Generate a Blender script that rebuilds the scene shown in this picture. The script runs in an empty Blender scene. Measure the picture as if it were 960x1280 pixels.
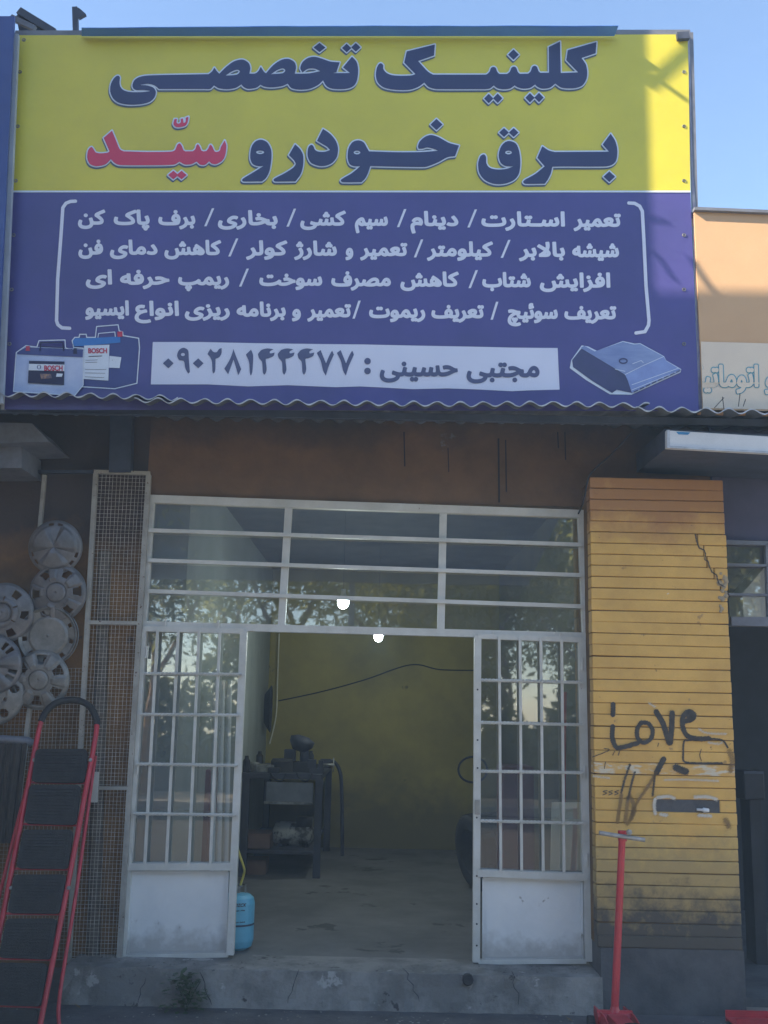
import bpy, bmesh, math, random
import numpy as np
from mathutils import Vector, Matrix
from mathutils.geometry import tessellate_polygon
random.seed(7)
rad = math.radians
S = bpy.context.scene
C = S.collection

# ------------------------------------------------------------------ camera
F = 1298.0; PIT = rad(10.9); ROL = rad(1.2)
CAM = Vector((0, -7.0, 1.76))
fw = Vector((0, math.cos(PIT), math.sin(PIT)))
u0 = Vector((0, -math.sin(PIT), math.cos(PIT))); r0 = Vector((1, 0, 0))
rt = r0 * math.cos(ROL) + u0 * math.sin(ROL)
up = u0 * math.cos(ROL) - r0 * math.sin(ROL)
cd = bpy.data.cameras.new('camera'); cam = bpy.data.objects.new('camera', cd); C.objects.link(cam)
cd.sensor_fit = 'HORIZONTAL'; cd.sensor_width = 36; cd.lens = 36 * F / 960
cd.clip_start = 0.05; cd.clip_end = 3000
cam.matrix_world = Matrix(((rt.x, up.x, -fw.x, CAM.x), (rt.y, up.y, -fw.y, CAM.y), (rt.z, up.z, -fw.z, CAM.z), (0, 0, 0, 1)))
S.camera = cam

def ray(px, py): return fw * F + rt * (px - 480) - up * (py - 640)
def P(px, py, Y):                       # where a sight line meets the upright plane y = Y
    d = ray(px, py); t = (Y - CAM.y) / d.y
    return CAM + d * t
def PG(px, py, z=0.0):                  # where it meets a level plane
    d = ray(px, py); t = (z - CAM.z) / d.z
    return CAM + d * t

# ------------------------------------------------------------------ light
SUN_EL = rad(36); SUN_A = rad(20)       # sun on the left, grazing the street front
sv = Vector((-math.cos(SUN_EL) * math.cos(SUN_A), -math.cos(SUN_EL) * math.sin(SUN_A), math.sin(SUN_EL)))
w = bpy.data.worlds.new("World"); S.world = w; w.use_nodes = True
nt = w.node_tree; bg = nt.nodes['Background']
sky = nt.nodes.new('ShaderNodeTexSky'); sky.sky_type = 'NISHITA'; sky.sun_disc = False
sky.sun_elevation = SUN_EL; sky.sun_rotation = math.atan2(sv.x, sv.y)
sky.altitude = 1500; sky.air_density = 1.1; sky.dust_density = .8; sky.ozone_density = 1.2
nt.links.new(sky.outputs[0], bg.inputs[0]); bg.inputs[1].default_value = 0.085
sl = bpy.data.lights.new('sun', 'SUN'); sl.energy = 3.9; sl.angle = rad(0.25); sl.color = (1, .83, .62)
so = bpy.data.objects.new('sun', sl); C.objects.link(so); so.rotation_euler = sv.to_track_quat('Z', 'Y').to_euler()
S.view_settings.view_transform = 'Standard'; S.view_settings.look = 'None'
S.view_settings.exposure = 2.05; S.view_settings.gamma = 1.0; S.view_settings.use_curve_mapping = False

# ------------------------------------------------------------------ materials
def srgb(r, g, b):
    f = lambda c: (c / 255 / 12.92) if c / 255 <= .04045 else ((c / 255 + .055) / 1.055) ** 2.4
    return (f(r), f(g), f(b))
MC = {}
def mat(name, col, col2=None, sc=6, rough=.7, bump=.0, bsc=60, metal=0, spots=None, emit=None, stretch=(1, 1, 1), mixpos=(.35, .65), spec=.5, layers=()):
    """Principled paint: two tones over noise, flecks of wear, stain and painted-shade layers by height, fine bump."""
    if name in MC: return MC[name]
    m = bpy.data.materials.new(name); m.use_nodes = True; t = m.node_tree; N = t.nodes; L = t.links
    b = N['Principled BSDF']; b.inputs['Roughness'].default_value = rough; b.inputs['Metallic'].default_value = metal
    b.inputs['Specular IOR Level'].default_value = spec
    g = N.new('ShaderNodeNewGeometry'); mp = N.new('ShaderNodeMapping'); L.new(g.outputs['Position'], mp.inputs[0]); mp.inputs['Scale'].default_value = stretch
    def noise(scale, detail=6, src=None):
        n = N.new('ShaderNodeTexNoise'); n.inputs['Scale'].default_value = scale; n.inputs['Detail'].default_value = detail
        n.inputs['Roughness'].default_value = .65; L.new((src or mp.outputs[0]), n.inputs['Vector']); return n.outputs['Fac']
    def ramp(fac, a, c):
        r = N.new('ShaderNodeMapRange'); r.inputs[1].default_value = a; r.inputs[2].default_value = c; L.new(fac, r.inputs[0]); return r.outputs[0]
    def mix(fac, a, c):
        x = N.new('ShaderNodeMix'); x.data_type = 'RGBA'
        if isinstance(fac, (int, float)): x.inputs[0].default_value = fac
        else: L.new(fac, x.inputs[0])
        for s, v in ((6, a), (7, c)):
            if isinstance(v, tuple): x.inputs[s].default_value = (*v, 1)
            else: L.new(v, x.inputs[s])
        return x.outputs[2]
    cur = mix(ramp(noise(sc), *mixpos), col, col2 if col2 else tuple(c * .8 for c in col))
    if spots:
        for (scol, thr, ssc) in spots:
            cur = mix(ramp(noise(ssc, 8), thr, thr + .03), cur, scol)
    for (lcol, z0, z1, nz, amt) in layers:      # layer colour growing from z0 (none) to z1 (full), ragged by noise
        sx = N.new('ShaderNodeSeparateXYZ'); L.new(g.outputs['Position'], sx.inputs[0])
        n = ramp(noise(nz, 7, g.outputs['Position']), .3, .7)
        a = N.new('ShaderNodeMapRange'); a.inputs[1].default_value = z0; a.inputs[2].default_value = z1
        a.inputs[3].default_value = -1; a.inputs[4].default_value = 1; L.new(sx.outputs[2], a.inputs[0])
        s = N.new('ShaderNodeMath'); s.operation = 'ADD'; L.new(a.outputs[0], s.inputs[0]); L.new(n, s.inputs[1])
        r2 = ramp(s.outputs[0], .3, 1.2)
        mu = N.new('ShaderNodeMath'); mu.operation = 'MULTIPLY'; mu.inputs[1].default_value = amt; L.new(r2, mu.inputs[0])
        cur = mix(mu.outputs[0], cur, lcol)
    L.new(cur, b.inputs['Base Color'])
    if bump:
        bp = N.new('ShaderNodeBump'); bp.inputs['Strength'].default_value = bump; bp.inputs['Distance'].default_value = .01
        L.new(noise(bsc, 6), bp.inputs['Height']); L.new(bp.outputs[0], b.inputs['Normal'])
    if emit:
        b.inputs['Emission Color'].default_value = (*emit[0], 1); b.inputs['Emission Strength'].default_value = emit[1]
    MC[name] = m; return m
def glass_mat(name, tint, refl):
    m = bpy.data.materials.new(name); m.use_nodes = True; t = m.node_tree; N = t.nodes; L = t.links
    N.remove(N['Principled BSDF']); o = N['Material Output']
    tr = N.new('ShaderNodeBsdfTransparent'); tr.inputs[0].default_value = (*tint, 1)
    gl = N.new('ShaderNodeBsdfGlossy'); gl.inputs['Roughness'].default_value = .02
    df = N.new('ShaderNodeBsdfDiffuse'); df.inputs[0].default_value = (.5, .5, .48, 1)
    geo = N.new('ShaderNodeNewGeometry')
    nz = N.new('ShaderNodeTexNoise'); nz.inputs['Scale'].default_value = 2.2; L.new(geo.outputs['Position'], nz.inputs['Vector'])
    bp = N.new('ShaderNodeBump'); bp.inputs['Strength'].default_value = .03; bp.inputs['Distance'].default_value = .01; L.new(nz.outputs[0], bp.inputs['Height']); L.new(bp.outputs[0], gl.inputs['Normal'])
    fr = N.new('ShaderNodeFresnel'); fr.inputs[0].default_value = 1.5
    ad = N.new('ShaderNodeMath'); ad.operation = 'ADD'; ad.inputs[1].default_value = refl; L.new(fr.outputs[0], ad.inputs[0])
    mx = N.new('ShaderNodeMixShader'); L.new(ad.outputs[0], mx.inputs[0]); L.new(tr.outputs[0], mx.inputs[1]); L.new(gl.outputs[0], mx.inputs[2])
    d2 = N.new('ShaderNodeTexNoise'); d2.inputs['Scale'].default_value = 5; d2.inputs['Detail'].default_value = 8; L.new(geo.outputs['Position'], d2.inputs['Vector'])
    rr = N.new('ShaderNodeMapRange'); rr.inputs[1].default_value = .35; rr.inputs[2].default_value = .8; rr.inputs[3].default_value = .02; rr.inputs[4].default_value = .10; L.new(d2.outputs[0], rr.inputs[0])
    m2 = N.new('ShaderNodeMixShader'); L.new(rr.outputs[0], m2.inputs[0]); L.new(mx.outputs[0], m2.inputs[1]); L.new(df.outputs[0], m2.inputs[2])
    L.new(m2.outputs[0], o.inputs[0]); return m

RUST = (.10, .045, .022)
M_white = mat('chipped_cream_paint', (.64, .64, .60), (.52, .52, .48), 5, .5, .25, 90, spots=[(RUST, .69, 26)])
M_panel = mat('white_sheet_paint', (.76, .78, .78), (.66, .69, .70), 2.5, .45, .12, 40, spots=[(RUST, .715, 14), (RUST, .70, 45), ((.40, .40, .38), .66, 9)], layers=[((.28, .27, .25), .5, .24, 9, .6)])
M_wire = mat('galvanised_wire', (.50, .47, .42), (.30, .26, .21), 25, .6)
M_cagef = mat('cage_frame_paint', (.40, .39, .35), (.28, .27, .24), 8, .6, .2, 60, spots=[(RUST, .63, 40)])
M_glass = glass_mat('window_glass', (.74, .78, .78), .27)
M_yelwall = mat('ochre_plaster', (.30, .16, .055), (.13, .08, .04), 1.8, .85, .3, 30, spots=[((.12, .08, .05), .64, 7)], layers=[((.055, .045, .045), 2.3, 3.1, 2.0, .92)])  # darker towards the top
M_lintel = mat('brown_plaster_shaded_top', (.20, .115, .06), (.12, .075, .045), 1.6, .8, .25, 25, spots=[((.20, .19, .18), .68, 3.5)], layers=[((.055, .05, .05), 3.35, 3.85, 2.0, .9)])  # top coloured darker to imitate the shade under the awning
M_brick = mat('ochre_painted_brick', (.66, .40, .10), (.54, .32, .08), 3.5, .62, .35, 35,
              spots=[((.13, .08, .04), .675, 26), ((.62, .55, .42), .70, 17), ((.09, .06, .04), .70, 60), ((.36, .22, .08), .665, 9)],
              layers=[((.30, .13, .05), 2.6, 3.2, 3, .8), ((.42, .33, .12), 1.5, .8, 5, .5), ((.30, .22, .10), 1.25, .8, 14, .6), ((.055, .05, .045), 1.0, .42, 9, .95)])
M_brickw = mat('scraped_pale_brick', (.60, .36, .10), (.58, .52, .40), 22, .7, .4, 40, mixpos=(.5, .6), stretch=(.5, 1, 2))
M_mortar = mat('dark_joint', (.20, .11, .035), (.12, .07, .03), 8, .9)
M_conc = mat('worn_concrete', (.27, .26, .24), (.16, .155, .145), 3, .85, 1.0, 16, spots=[((.36, .35, .33), .62, 5), ((.07, .065, .06), .63, 8)], mixpos=(.42, .58))
M_cdark = mat('dark_concrete', (.10, .10, .105), (.055, .055, .06), 4, .8, .6, 25)  # plain dark tone; on the near paving it imitates shade
M_road = mat('asphalt', (.06, .058, .055), (.045, .044, .042), 9, 1.0, .6, 120, spec=.1)
M_floor = mat('garage_floor', (.17, .165, .16), (.10, .10, .10), 1.6, .75, .4, 30, spots=[((.05, .05, .05), .62, 2.5)])
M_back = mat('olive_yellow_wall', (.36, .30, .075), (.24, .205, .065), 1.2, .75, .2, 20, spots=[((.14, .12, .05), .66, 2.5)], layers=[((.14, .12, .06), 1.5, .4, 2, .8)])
M_inw = mat('grey_inner_wall', (.34, .37, .36), (.26, .29, .28), 1.6, .8, .2, 15)
M_ceil = mat('dark_ceiling', (.12, .125, .13), (.075, .08, .085), 4, .85, .5, 14)
M_tin = mat('weathered_tin', (.15, .17, .20), (.10, .12, .15), 5, .6, .2, 50, metal=.2, spots=[(RUST, .68, 9)])
M_tinedge = mat('pale_tin_edge', (.55, .58, .62), (.36, .38, .42), 12, .5, metal=.2)
M_steel = mat('grey_painted_steel', (.18, .20, .24), (.12, .13, .16), 7, .55, .1, 50)
M_dark = mat('dark_blue_steel', (.055, .07, .11), (.035, .045, .07), 6, .6)
M_black = mat('black_rubber', (.022, .022, .024), (.035, .035, .035), 20, .75, .5, 160)
M_soot = mat('soot_black', (.03, .03, .035), (.02, .02, .022), 5, .8)
M_red = mat('red_enamel', (.50, .030, .045), (.38, .025, .035), 9, .35, .05, 40, spots=[((.16, .05, .05), .72, 40)])
M_hub = mat('silver_hubcap_plastic', (.19, .19, .20), (.12, .12, .125), 10, .42, .1, 60, metal=.35, spots=[((.12, .12, .12), .68, 30)])
M_hub2 = mat('warm_silver_hubcap_plastic', (.25, .25, .24), (.15, .15, .145), 10, .45, .1, 60, metal=.3, spots=[((.12, .12, .12), .68, 30)])
M_gas = mat('sky_blue_cylinder_paint', (.16, .50, .66), (.12, .42, .58), 6, .35, spots=[((.3, .3, .3), .68, 30)])
M_yel = mat('yellow_hose', (.60, .52, .10), None, 20, .5)
M_bench = mat('bench_steel', (.045, .05, .075), (.028, .03, .045), 6, .6, .2, 30)
M_alu = mat('cast_aluminium', (.36, .36, .34), (.12, .12, .12), 12, .45, .5, 60, metal=.5)
M_card = mat('cream_board', (.82, .79, .64), (.74, .70, .56), 4, .7)
M_ywall = mat('apricot_render', (.60, .39, .22), (.55, .35, .20), 1.5, .9, .1, 30)
M_lite = mat('white_light_box_face', (.66, .68, .70), (.58, .60, .62), 3, .5)
M_leaf = [mat('leaf_green_a', (.15, .16, .06), (.07, .09, .03), .8, .6), mat('leaf_green_b', (.09, .11, .03), (.15, .14, .05), .8, .6), mat('leaf_green_c', (.16, .16, .07), (.08, .09, .03), .8, .6)]
for m_ in M_leaf:                        # thin leaves let some sun through
    N_ = m_.node_tree.nodes; L_ = m_.node_tree.links; b_ = N_['Principled BSDF']; tl = N_.new('ShaderNodeBsdfTranslucent'); mx = N_.new('ShaderNodeMixShader'); mx.inputs[0].default_value = .5
    tl.inputs[0].default_value = (.34, .36, .10, 1); L_.new(b_.outputs[0], mx.inputs[1]); L_.new(tl.outputs[0], mx.inputs[2]); L_.new(mx.outputs[0], N_['Material Output'].inputs[0])
M_bark = mat('pale_bark', (.30, .20, .12), (.20, .14, .09), 6, .9, .8, 30)
# banner inks
M_bY = mat('banner_yellow', (.66, .585, .05), (.57, .51, .05), 1.4, .42, .45, 2.2)
M_bB = mat('banner_blue', (.075, .07, .27), (.06, .06, .215), 1.4, .42, .45, 2.2)
M_navy = mat('ink_navy', (.025, .035, .12), (.02, .03, .10), 2, .42)
M_inkred = mat('ink_red', (.62, .035, .10), (.56, .03, .09), 2, .42)
M_outl = mat('ink_pale', (.68, .75, .84), (.64, .71, .80), 2, .42)
M_shad = mat('ink_slate', (.07, .11, .17), None, 2, .42)
M_txt = mat('ink_lavender_white', (.72, .75, .86), (.66, .69, .80), 2, .42)
M_box = mat('ink_white_panel', (.66, .70, .84), (.62, .66, .80), 2, .42)
M_blk = mat('spray_black', (.022, .02, .02), (.06, .05, .04), 30, .6)
M_spray = mat('spray_brown_haze', (.16, .10, .045), (.26, .15, .04), 12, .7)

# ------------------------------------------------------------------ object helpers
def thing(name, loc, label, cat, group=None, kind=None):
    o = bpy.data.objects.new(name, None); C.objects.link(o); o.location = loc
    o.empty_display_size = .1
    o['label'] = label; o['category'] = cat
    if group: o['group'] = group
    if kind: o['kind'] = kind
    return o
def tag(o, label, cat, group=None, kind=None):
    if label: o['label'] = label
    if cat: o['category'] = cat
    if group: o['group'] = group
    if kind: o['kind'] = kind
    return o
def wloc(p):
    v = Vector((0, 0, 0))
    while p: v += p.location; p = p.parent
    return v
def link(name, me, m, parent=None, at=None):
    o = bpy.data.objects.new(name, me); C.objects.link(o)
    if parent: o.parent = parent
    if m is not None and not me.materials:
        for k in (m if isinstance(m, (list, tuple)) else [m]): me.materials.append(k)
    if at is not None: o.location = at - wloc(parent)
    return o
def mk(name, V, Fc, m, parent=None, smooth=False, mi=None):
    """one mesh object from world-space vertices, its origin at its own centre"""
    n = len(V); V = [Vector(v) for v in V]
    lo = Vector([min(v[i] for v in V) for i in range(3)]); hi = Vector([max(v[i] for v in V) for i in range(3)])
    c = (lo + hi) / 2
    me = bpy.data.meshes.new(name); me.from_pydata([tuple(v - c) for v in V], [], Fc)
    if mi:
        for p, k in zip(me.polygons, mi): p.material_index = k
    if smooth:
        for p in me.polygons: p.use_smooth = True
    me.update()
    return link(name, me, m, parent, c)
class MB:
    def __init__(s): s.V = []; s.F = []; s.I = []
    def add(s, V, Fc, k=0):
        n = len(s.V); s.V += [Vector(v) for v in V]; s.F += [tuple(i + n for i in f) for f in Fc]; s.I += [k] * len(Fc); return s
    def build(s, name, m, parent=None, smooth=False): return mk(name, s.V, s.F, m, parent, smooth, s.I if any(s.I) else None)
BF = [(0, 1, 2, 3), (7, 6, 5, 4), (0, 4, 5, 1), (1, 5, 6, 2), (2, 6, 7, 3), (3, 7, 4, 0)]
def prism(q, d):
    """quad (4 world points, any order round) pushed by vector d"""
    q = [Vector(a) for a in q]; n = (q[1] - q[0]).cross(q[2] - q[1])
    if n.dot(d) > 0: q = q[::-1]
    return q + [a + d for a in q], BF
def poly_prism(pts, d):
    pts = [Vector(a) for a in pts]; n = len(pts)
    tri = [tuple(t) for t in tessellate_polygon([pts])]
    V = pts + [a + d for a in pts]
    Fc = tri + [tuple(i + n for i in t[::-1]) for t in tri] + [(i, (i + 1) % n, (i + 1) % n + n, i + n) for i in range(n)]
    return V, Fc
def box(x0, x1, y0, y1, z0, z1):
    return [(x0, y0, z0), (x1, y0, z0), (x1, y0, z1), (x0, y0, z1), (x0, y1, z0), (x1, y1, z0), (x1, y1, z1), (x0, y1, z1)], BF
def bar(A, B, w_, d_, side=None, twist=0, n=1):
    """rectangular bar from A to B, w_ across, d_ along world depth"""
    A = Vector(A); B = Vector(B); ax = (B - A).normalized()
    dep = Vector((0, 1, 0)) if side is None else side
    wd = ax.cross(dep).normalized(); dep = wd.cross(ax).normalized()
    V = []; Fc = []
    for i in range(n + 1):
        p = A.lerp(B, i / n); a = twist * i / n
        e1 = wd * math.cos(a) + dep * math.sin(a); e2 = -wd * math.sin(a) + dep * math.cos(a)
        V += [p - e1 * w_ / 2 - e2 * d_ / 2, p + e1 * w_ / 2 - e2 * d_ / 2, p + e1 * w_ / 2 + e2 * d_ / 2, p - e1 * w_ / 2 + e2 * d_ / 2]
        if i:
            k = 4 * i
            Fc += [(k - 4 + j, k - 4 + (j + 1) % 4, k + (j + 1) % 4, k + j) for j in range(4)]
    Fc += [(3, 2, 1, 0), tuple(4 * n + j for j in range(4))]
    return V, Fc
def tube(pts, r, seg=8, cap=True):
    pts = [Vector(p) for p in pts]; V = []; Fc = []; rs = r if isinstance(r, (list, tuple)) else [r] * len(pts)
    prev = None
    for i, p in enumerate(pts):
        t = (pts[min(i + 1, len(pts) - 1)] - pts[max(i - 1, 0)]).normalized()
        if prev is None:
            a = t.orthogonal().normalized()
        else:
            a = (prev - t * prev.dot(t)).normalized()
        prev = a; b = t.cross(a)
        for k in range(seg):
            an = 2 * math.pi * k / seg; V.append(p + (a * math.cos(an) + b * math.sin(an)) * rs[i])
        if i:
            o = (i - 1) * seg
            Fc += [(o + k, o + (k + 1) % seg, o + seg + (k + 1) % seg, o + seg + k) for k in range(seg)]
    if cap: Fc += [tuple(range(seg))[::-1], tuple(range(len(V) - seg, len(V)))]
    return V, Fc
def lathe(prof, c, ax=Vector((0, 0, 1)), seg=24):
    """profile of (radius, height) turned about ax through c"""
    ax = ax.normalized(); a = ax.orthogonal().normalized(); b = ax.cross(a); V = []; Fc = []
    for i, (r, h) in enumerate(prof):
        for k in range(seg):
            an = 2 * math.pi * k / seg; V.append(Vector(c) + ax * h + (a * math.cos(an) + b * math.sin(an)) * max(r, 1e-4))
        if i:
            o = (i - 1) * seg
            Fc += [(o + k, o + (k + 1) % seg, o + seg + (k + 1) % seg, o + seg + k) for k in range(seg)]
    return V, Fc
def smooth_line(pts, n=8):
    pts = [Vector(p) for p in pts]; out = []
    for i in range(len(pts) - 1):
        p0 = pts[max(i - 1, 0)]; p1 = pts[i]; p2 = pts[i + 1]; p3 = pts[min(i + 2, len(pts) - 1)]
        for k in range(n):
            t = k / n
            out.append(.5 * ((2 * p1) + (p2 - p0) * t + (2 * p0 - 5 * p1 + 4 * p2 - p3) * t * t + (3 * p1 - p0 - 3 * p2 + p3) * t ** 3))
    return out + [pts[-1]]
def obj(name, vf, m, parent=None, smooth=False): return mk(name, vf[0], vf[1], m, parent, smooth)
def bevel(o, wdt=.004, seg=1):
    b = o.modifiers.new('bevel', 'BEVEL'); b.width = wdt; b.segments = seg; b.limit_method = 'ANGLE'; return o

# ------------------------------------------------------------------ flat print: signed distance -> mesh
class Plane:
    """a plane in the place, addressed by where sight lines meet it"""
    def __init__(s, a, b, c):
        s.o = a; s.n = (b - a).cross(c - a).normalized()
        if s.n.dot(CAM - a) < 0: s.n = -s.n
    def at(s, px, py, lift=0.0):
        d = ray(px, py); o = s.o + s.n * lift
        t = (o - CAM).dot(s.n) / d.dot(s.n); return CAM + d * t
def sdf_segs(X, Y, segs):
    D = np.full(X.shape, 1e9); W = np.zeros(X.shape, int)
    for (x0, y0, x1, y1) in segs:
        dx, dy = x1 - x0, y1 - y0; L = dx * dx + dy * dy + 1e-12
        t = np.clip(((X - x0) * dx + (Y - y0) * dy) / L, 0, 1)
        D = np.minimum(D, (X - x0 - t * dx) ** 2 + (Y - y0 - t * dy) ** 2)
        c = dx * (Y - y0) - dy * (X - x0)
        W += ((y0 <= Y) & (y1 > Y) & (c > 0)).astype(int) - ((y0 > Y) & (y1 <= Y) & (c < 0)).astype(int)
    return np.sqrt(D), W
def closed_sdf(X, Y, outers, holes):
    segs = []
    for c in outers:
        segs += [(*c[i - 1], *c[i]) for i in range(len(c))]
    D, W = sdf_segs(X, Y, segs); s = np.where(W != 0, -D, D)
    for h in holes:
        D, W = sdf_segs(X, Y, [(*h[i - 1], *h[i]) for i in range(len(h))]); s = np.maximum(s, np.where(W != 0, D, -D))
    return s
def march(s, x0, y0, cell):
    """polygons (px coords) where s<0"""
    polys = []; H, Wd = s.shape; ins = s < 0
    cnt = ins[:-1, :-1].astype(int) + ins[1:, :-1] + ins[:-1, 1:] + ins[1:, 1:]
    for j in range(H - 1):
        i = 0; row = cnt[j]
        full = np.flatnonzero(row == 4)
        if len(full):
            br = np.flatnonzero(np.diff(full) > 1); st = np.r_[0, br + 1]; en = np.r_[br, len(full) - 1]
            for a, b in zip(full[st], full[en]):
                polys.append([(x0 + a * cell, y0 + j * cell), (x0 + (b + 1) * cell, y0 + j * cell), (x0 + (b + 1) * cell, y0 + (j + 1) * cell), (x0 + a * cell, y0 + (j + 1) * cell)])
        for i in np.flatnonzero((row > 0) & (row < 4)):
            cs = [(i, j), (i + 1, j), (i + 1, j + 1), (i, j + 1)]; v = [s[q[1], q[0]] for q in cs]; pl = []
            for k in range(4):
                a, b = cs[k], cs[(k + 1) % 4]; va, vb = v[k], v[(k + 1) % 4]
                if va < 0: pl.append((x0 + a[0] * cell, y0 + a[1] * cell))
                if (va < 0) != (vb < 0):
                    t = va / (va - vb); pl.append((x0 + (a[0] + (b[0] - a[0]) * t) * cell, y0 + (a[1] + (b[1] - a[1]) * t) * cell))
            if len(pl) >= 3: polys.append(pl)
    return polys
def print_polys(name, polys, plane, lift, m, parent):
    V = []; Fc = []; idx = {}
    for pl in polys:
        f = []
        for q in pl:
            k = (round(q[0], 3), round(q[1], 3))
            if k not in idx: idx[k] = len(V); V.append(plane.at(*k, lift))
            if not f or f[-1] != idx[k]: f.append(idx[k])
        if len(f) > 2 and f[0] != f[-1]: Fc.append(tuple(f[::-1]))
    if not V: return None
    return mk(name, V, Fc, m, parent)
def grid(b, pad, cell):
    x0, y0, x1, y1 = b; xs = np.arange(x0 - pad, x1 + pad + cell, cell); ys = np.arange(y0 - pad, y1 + pad + cell, cell)
    X, Y = np.meshgrid(xs, ys); return X, Y, xs[0], ys[0]
def bounds(cs):
    a = np.array([p for c in cs for p in c]); return (*a.min(0), *a.max(0))
def spline_closed(pts, o, s, n=6):
    """closed Catmull-Rom through zoom-space points; a third value marks a corner"""
    Pn = [(o[0] + p[0] / s, o[1] + p[1] / s) for p in pts]; cr = [len(p) > 2 for p in pts]; N = len(Pn); out = []
    for i in range(N):
        p1 = np.array(Pn[i]); p2 = np.array(Pn[(i + 1) % N]); p0 = np.array(Pn[i - 1]); p3 = np.array(Pn[(i + 2) % N])
        if cr[i]: p0 = p1
        if cr[(i + 1) % N]: p3 = p2
        m1 = (p2 - p0) / 2 * (2 if cr[i] else 1) * .9; m2 = (p3 - p1) / 2 * (2 if cr[(i + 1) % N] else 1) * .9
        L = np.linalg.norm(p2 - p1)
        for m_ in (m1, m2):
            q = np.linalg.norm(m_)
            if q > 1.2 * L: m_ *= 1.2 * L / q
        if cr[i] and cr[(i + 1) % N]: out.append(tuple(p1)); continue
        for k in range(n):
            t = k / n; t2 = t * t; t3 = t2 * t
            out.append(tuple((2 * t3 - 3 * t2 + 1) * p1 + (t3 - 2 * t2 + t) * m1 + (3 * t2 - 2 * t3) * p2 + (t3 - t2) * m2))
    return out
def stroke_sdf(X, Y, lines, wd):
    D = np.full(X.shape, 1e9)
    for ln in lines:
        d, _ = sdf_segs(X, Y, [(*ln[i], *ln[i + 1]) for i in range(len(ln) - 1)]); D = np.minimum(D, d)
    return D - wd / 2
def diamond(cx, cy, hx, hy): return [(cx, cy - hy, 1), (cx + hx, cy, 1), (cx, cy + hy, 1), (cx - hx, cy, 1)]
def ell(cx, cy, rx, ry, n=16): return [(cx + rx * math.cos(2 * math.pi * k / n), cy + ry * math.sin(2 * math.pi * k / n)) for k in range(n)]

# Arabic-script shaping onto presentation forms: letter -> (isolated, final, initial, medial)
AR = {'ا': (0xFE8D, 0xFE8E), 'ب': (0xFE8F, 0xFE90, 0xFE91, 0xFE92), 'پ': (0xFB56, 0xFB57, 0xFB58, 0xFB59), 'ت': (0xFE95, 0xFE96, 0xFE97, 0xFE98),
      'ج': (0xFE9D, 0xFE9E, 0xFE9F, 0xFEA0), 'چ': (0xFB7A, 0xFB7B, 0xFB7C, 0xFB7D), 'ح': (0xFEA1, 0xFEA2, 0xFEA3, 0xFEA4), 'خ': (0xFEA5, 0xFEA6, 0xFEA7, 0xFEA8),
      'د': (0xFEA9, 0xFEAA), 'ر': (0xFEAD, 0xFEAE), 'ز': (0xFEAF, 0xFEB0), 'ژ': (0xFB8A, 0xFB8B), 'س': (0xFEB1, 0xFEB2, 0xFEB3, 0xFEB4), 'ش': (0xFEB5, 0xFEB6, 0xFEB7, 0xFEB8),
      'ص': (0xFEB9, 0xFEBA, 0xFEBB, 0xFEBC), 'ع': (0xFEC9, 0xFECA, 0xFECB, 0xFECC), 'ف': (0xFED1, 0xFED2, 0xFED3, 0xFED4), 'ق': (0xFED5, 0xFED6, 0xFED7, 0xFED8),
      'ک': (0xFB8E, 0xFB8F, 0xFB90, 0xFB91), 'ل': (0xFEDD, 0xFEDE, 0xFEDF, 0xFEE0), 'م': (0xFEE1, 0xFEE2, 0xFEE3, 0xFEE4), 'ن': (0xFEE5, 0xFEE6, 0xFEE7, 0xFEE8),
      'و': (0xFEED, 0xFEEE), 'ه': (0xFEE9, 0xFEEA, 0xFEEB, 0xFEEC), 'ی': (0xFBFC, 0xFBFD, 0xFBFE, 0xFBFF), 'ئ': (0xFE89, 0xFE8A, 0xFE8B, 0xFE8C), 'ـ': (0x640, 0x640, 0x640, 0x640)}
def shape_word(t):
    t = t.replace('لا', '\u0001'); out = []; n = len(t)
    dual = lambda ch: ch in AR and len(AR[ch]) == 4
    for i, ch in enumerate(t):
        pj = i > 0 and dual(t[i - 1]); 
        if ch == '\u0001': out.append(chr(0xFEFC if pj else 0xFEFB)); continue
        if ch not in AR: out.append(ch); continue
        nj = dual(ch) and i < n - 1 and (t[i + 1] in AR or t[i + 1] == '\u0001')
        k = (3 if nj else 1) if pj else (2 if nj else 0)
        out.append(chr(AR[ch][k]))
    return ''.join(out[::-1])
def glyph_contours(text):
    cu = bpy.data.curves.new('tmp', 'FONT'); cu.body = text; cu.size = 1; cu.resolution_u = 4
    ob = bpy.data.objects.new('tmp', cu); C.objects.link(ob)
    bpy.context.view_layer.update()
    dg = bpy.context.evaluated_depsgraph_get(); c2 = ob.evaluated_get(dg).to_curve(dg); res = []
    for sp in c2.splines:
        if sp.type != 'BEZIER': continue
        B = sp.bezier_points; out = []
        for i in range(len(B)):
            a, b = B[i], B[(i + 1) % len(B)]
            p0, p1, p2, p3 = [np.array(v[:2]) for v in (a.co, a.handle_right, b.handle_left, b.co)]
            for k in range(4):
                t = k / 4; out.append(tuple(p0 * (1 - t) ** 3 + 3 * p1 * t * (1 - t) ** 2 + 3 * p2 * t * t * (1 - t) + p3 * t ** 3))
        res.append(out)
    ob.to_curve_clear() if hasattr(ob, 'to_curve_clear') else None
    bpy.data.objects.remove(ob); bpy.data.curves.remove(cu)
    return res
SY = 23.5    # px per em for the small lines
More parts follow.
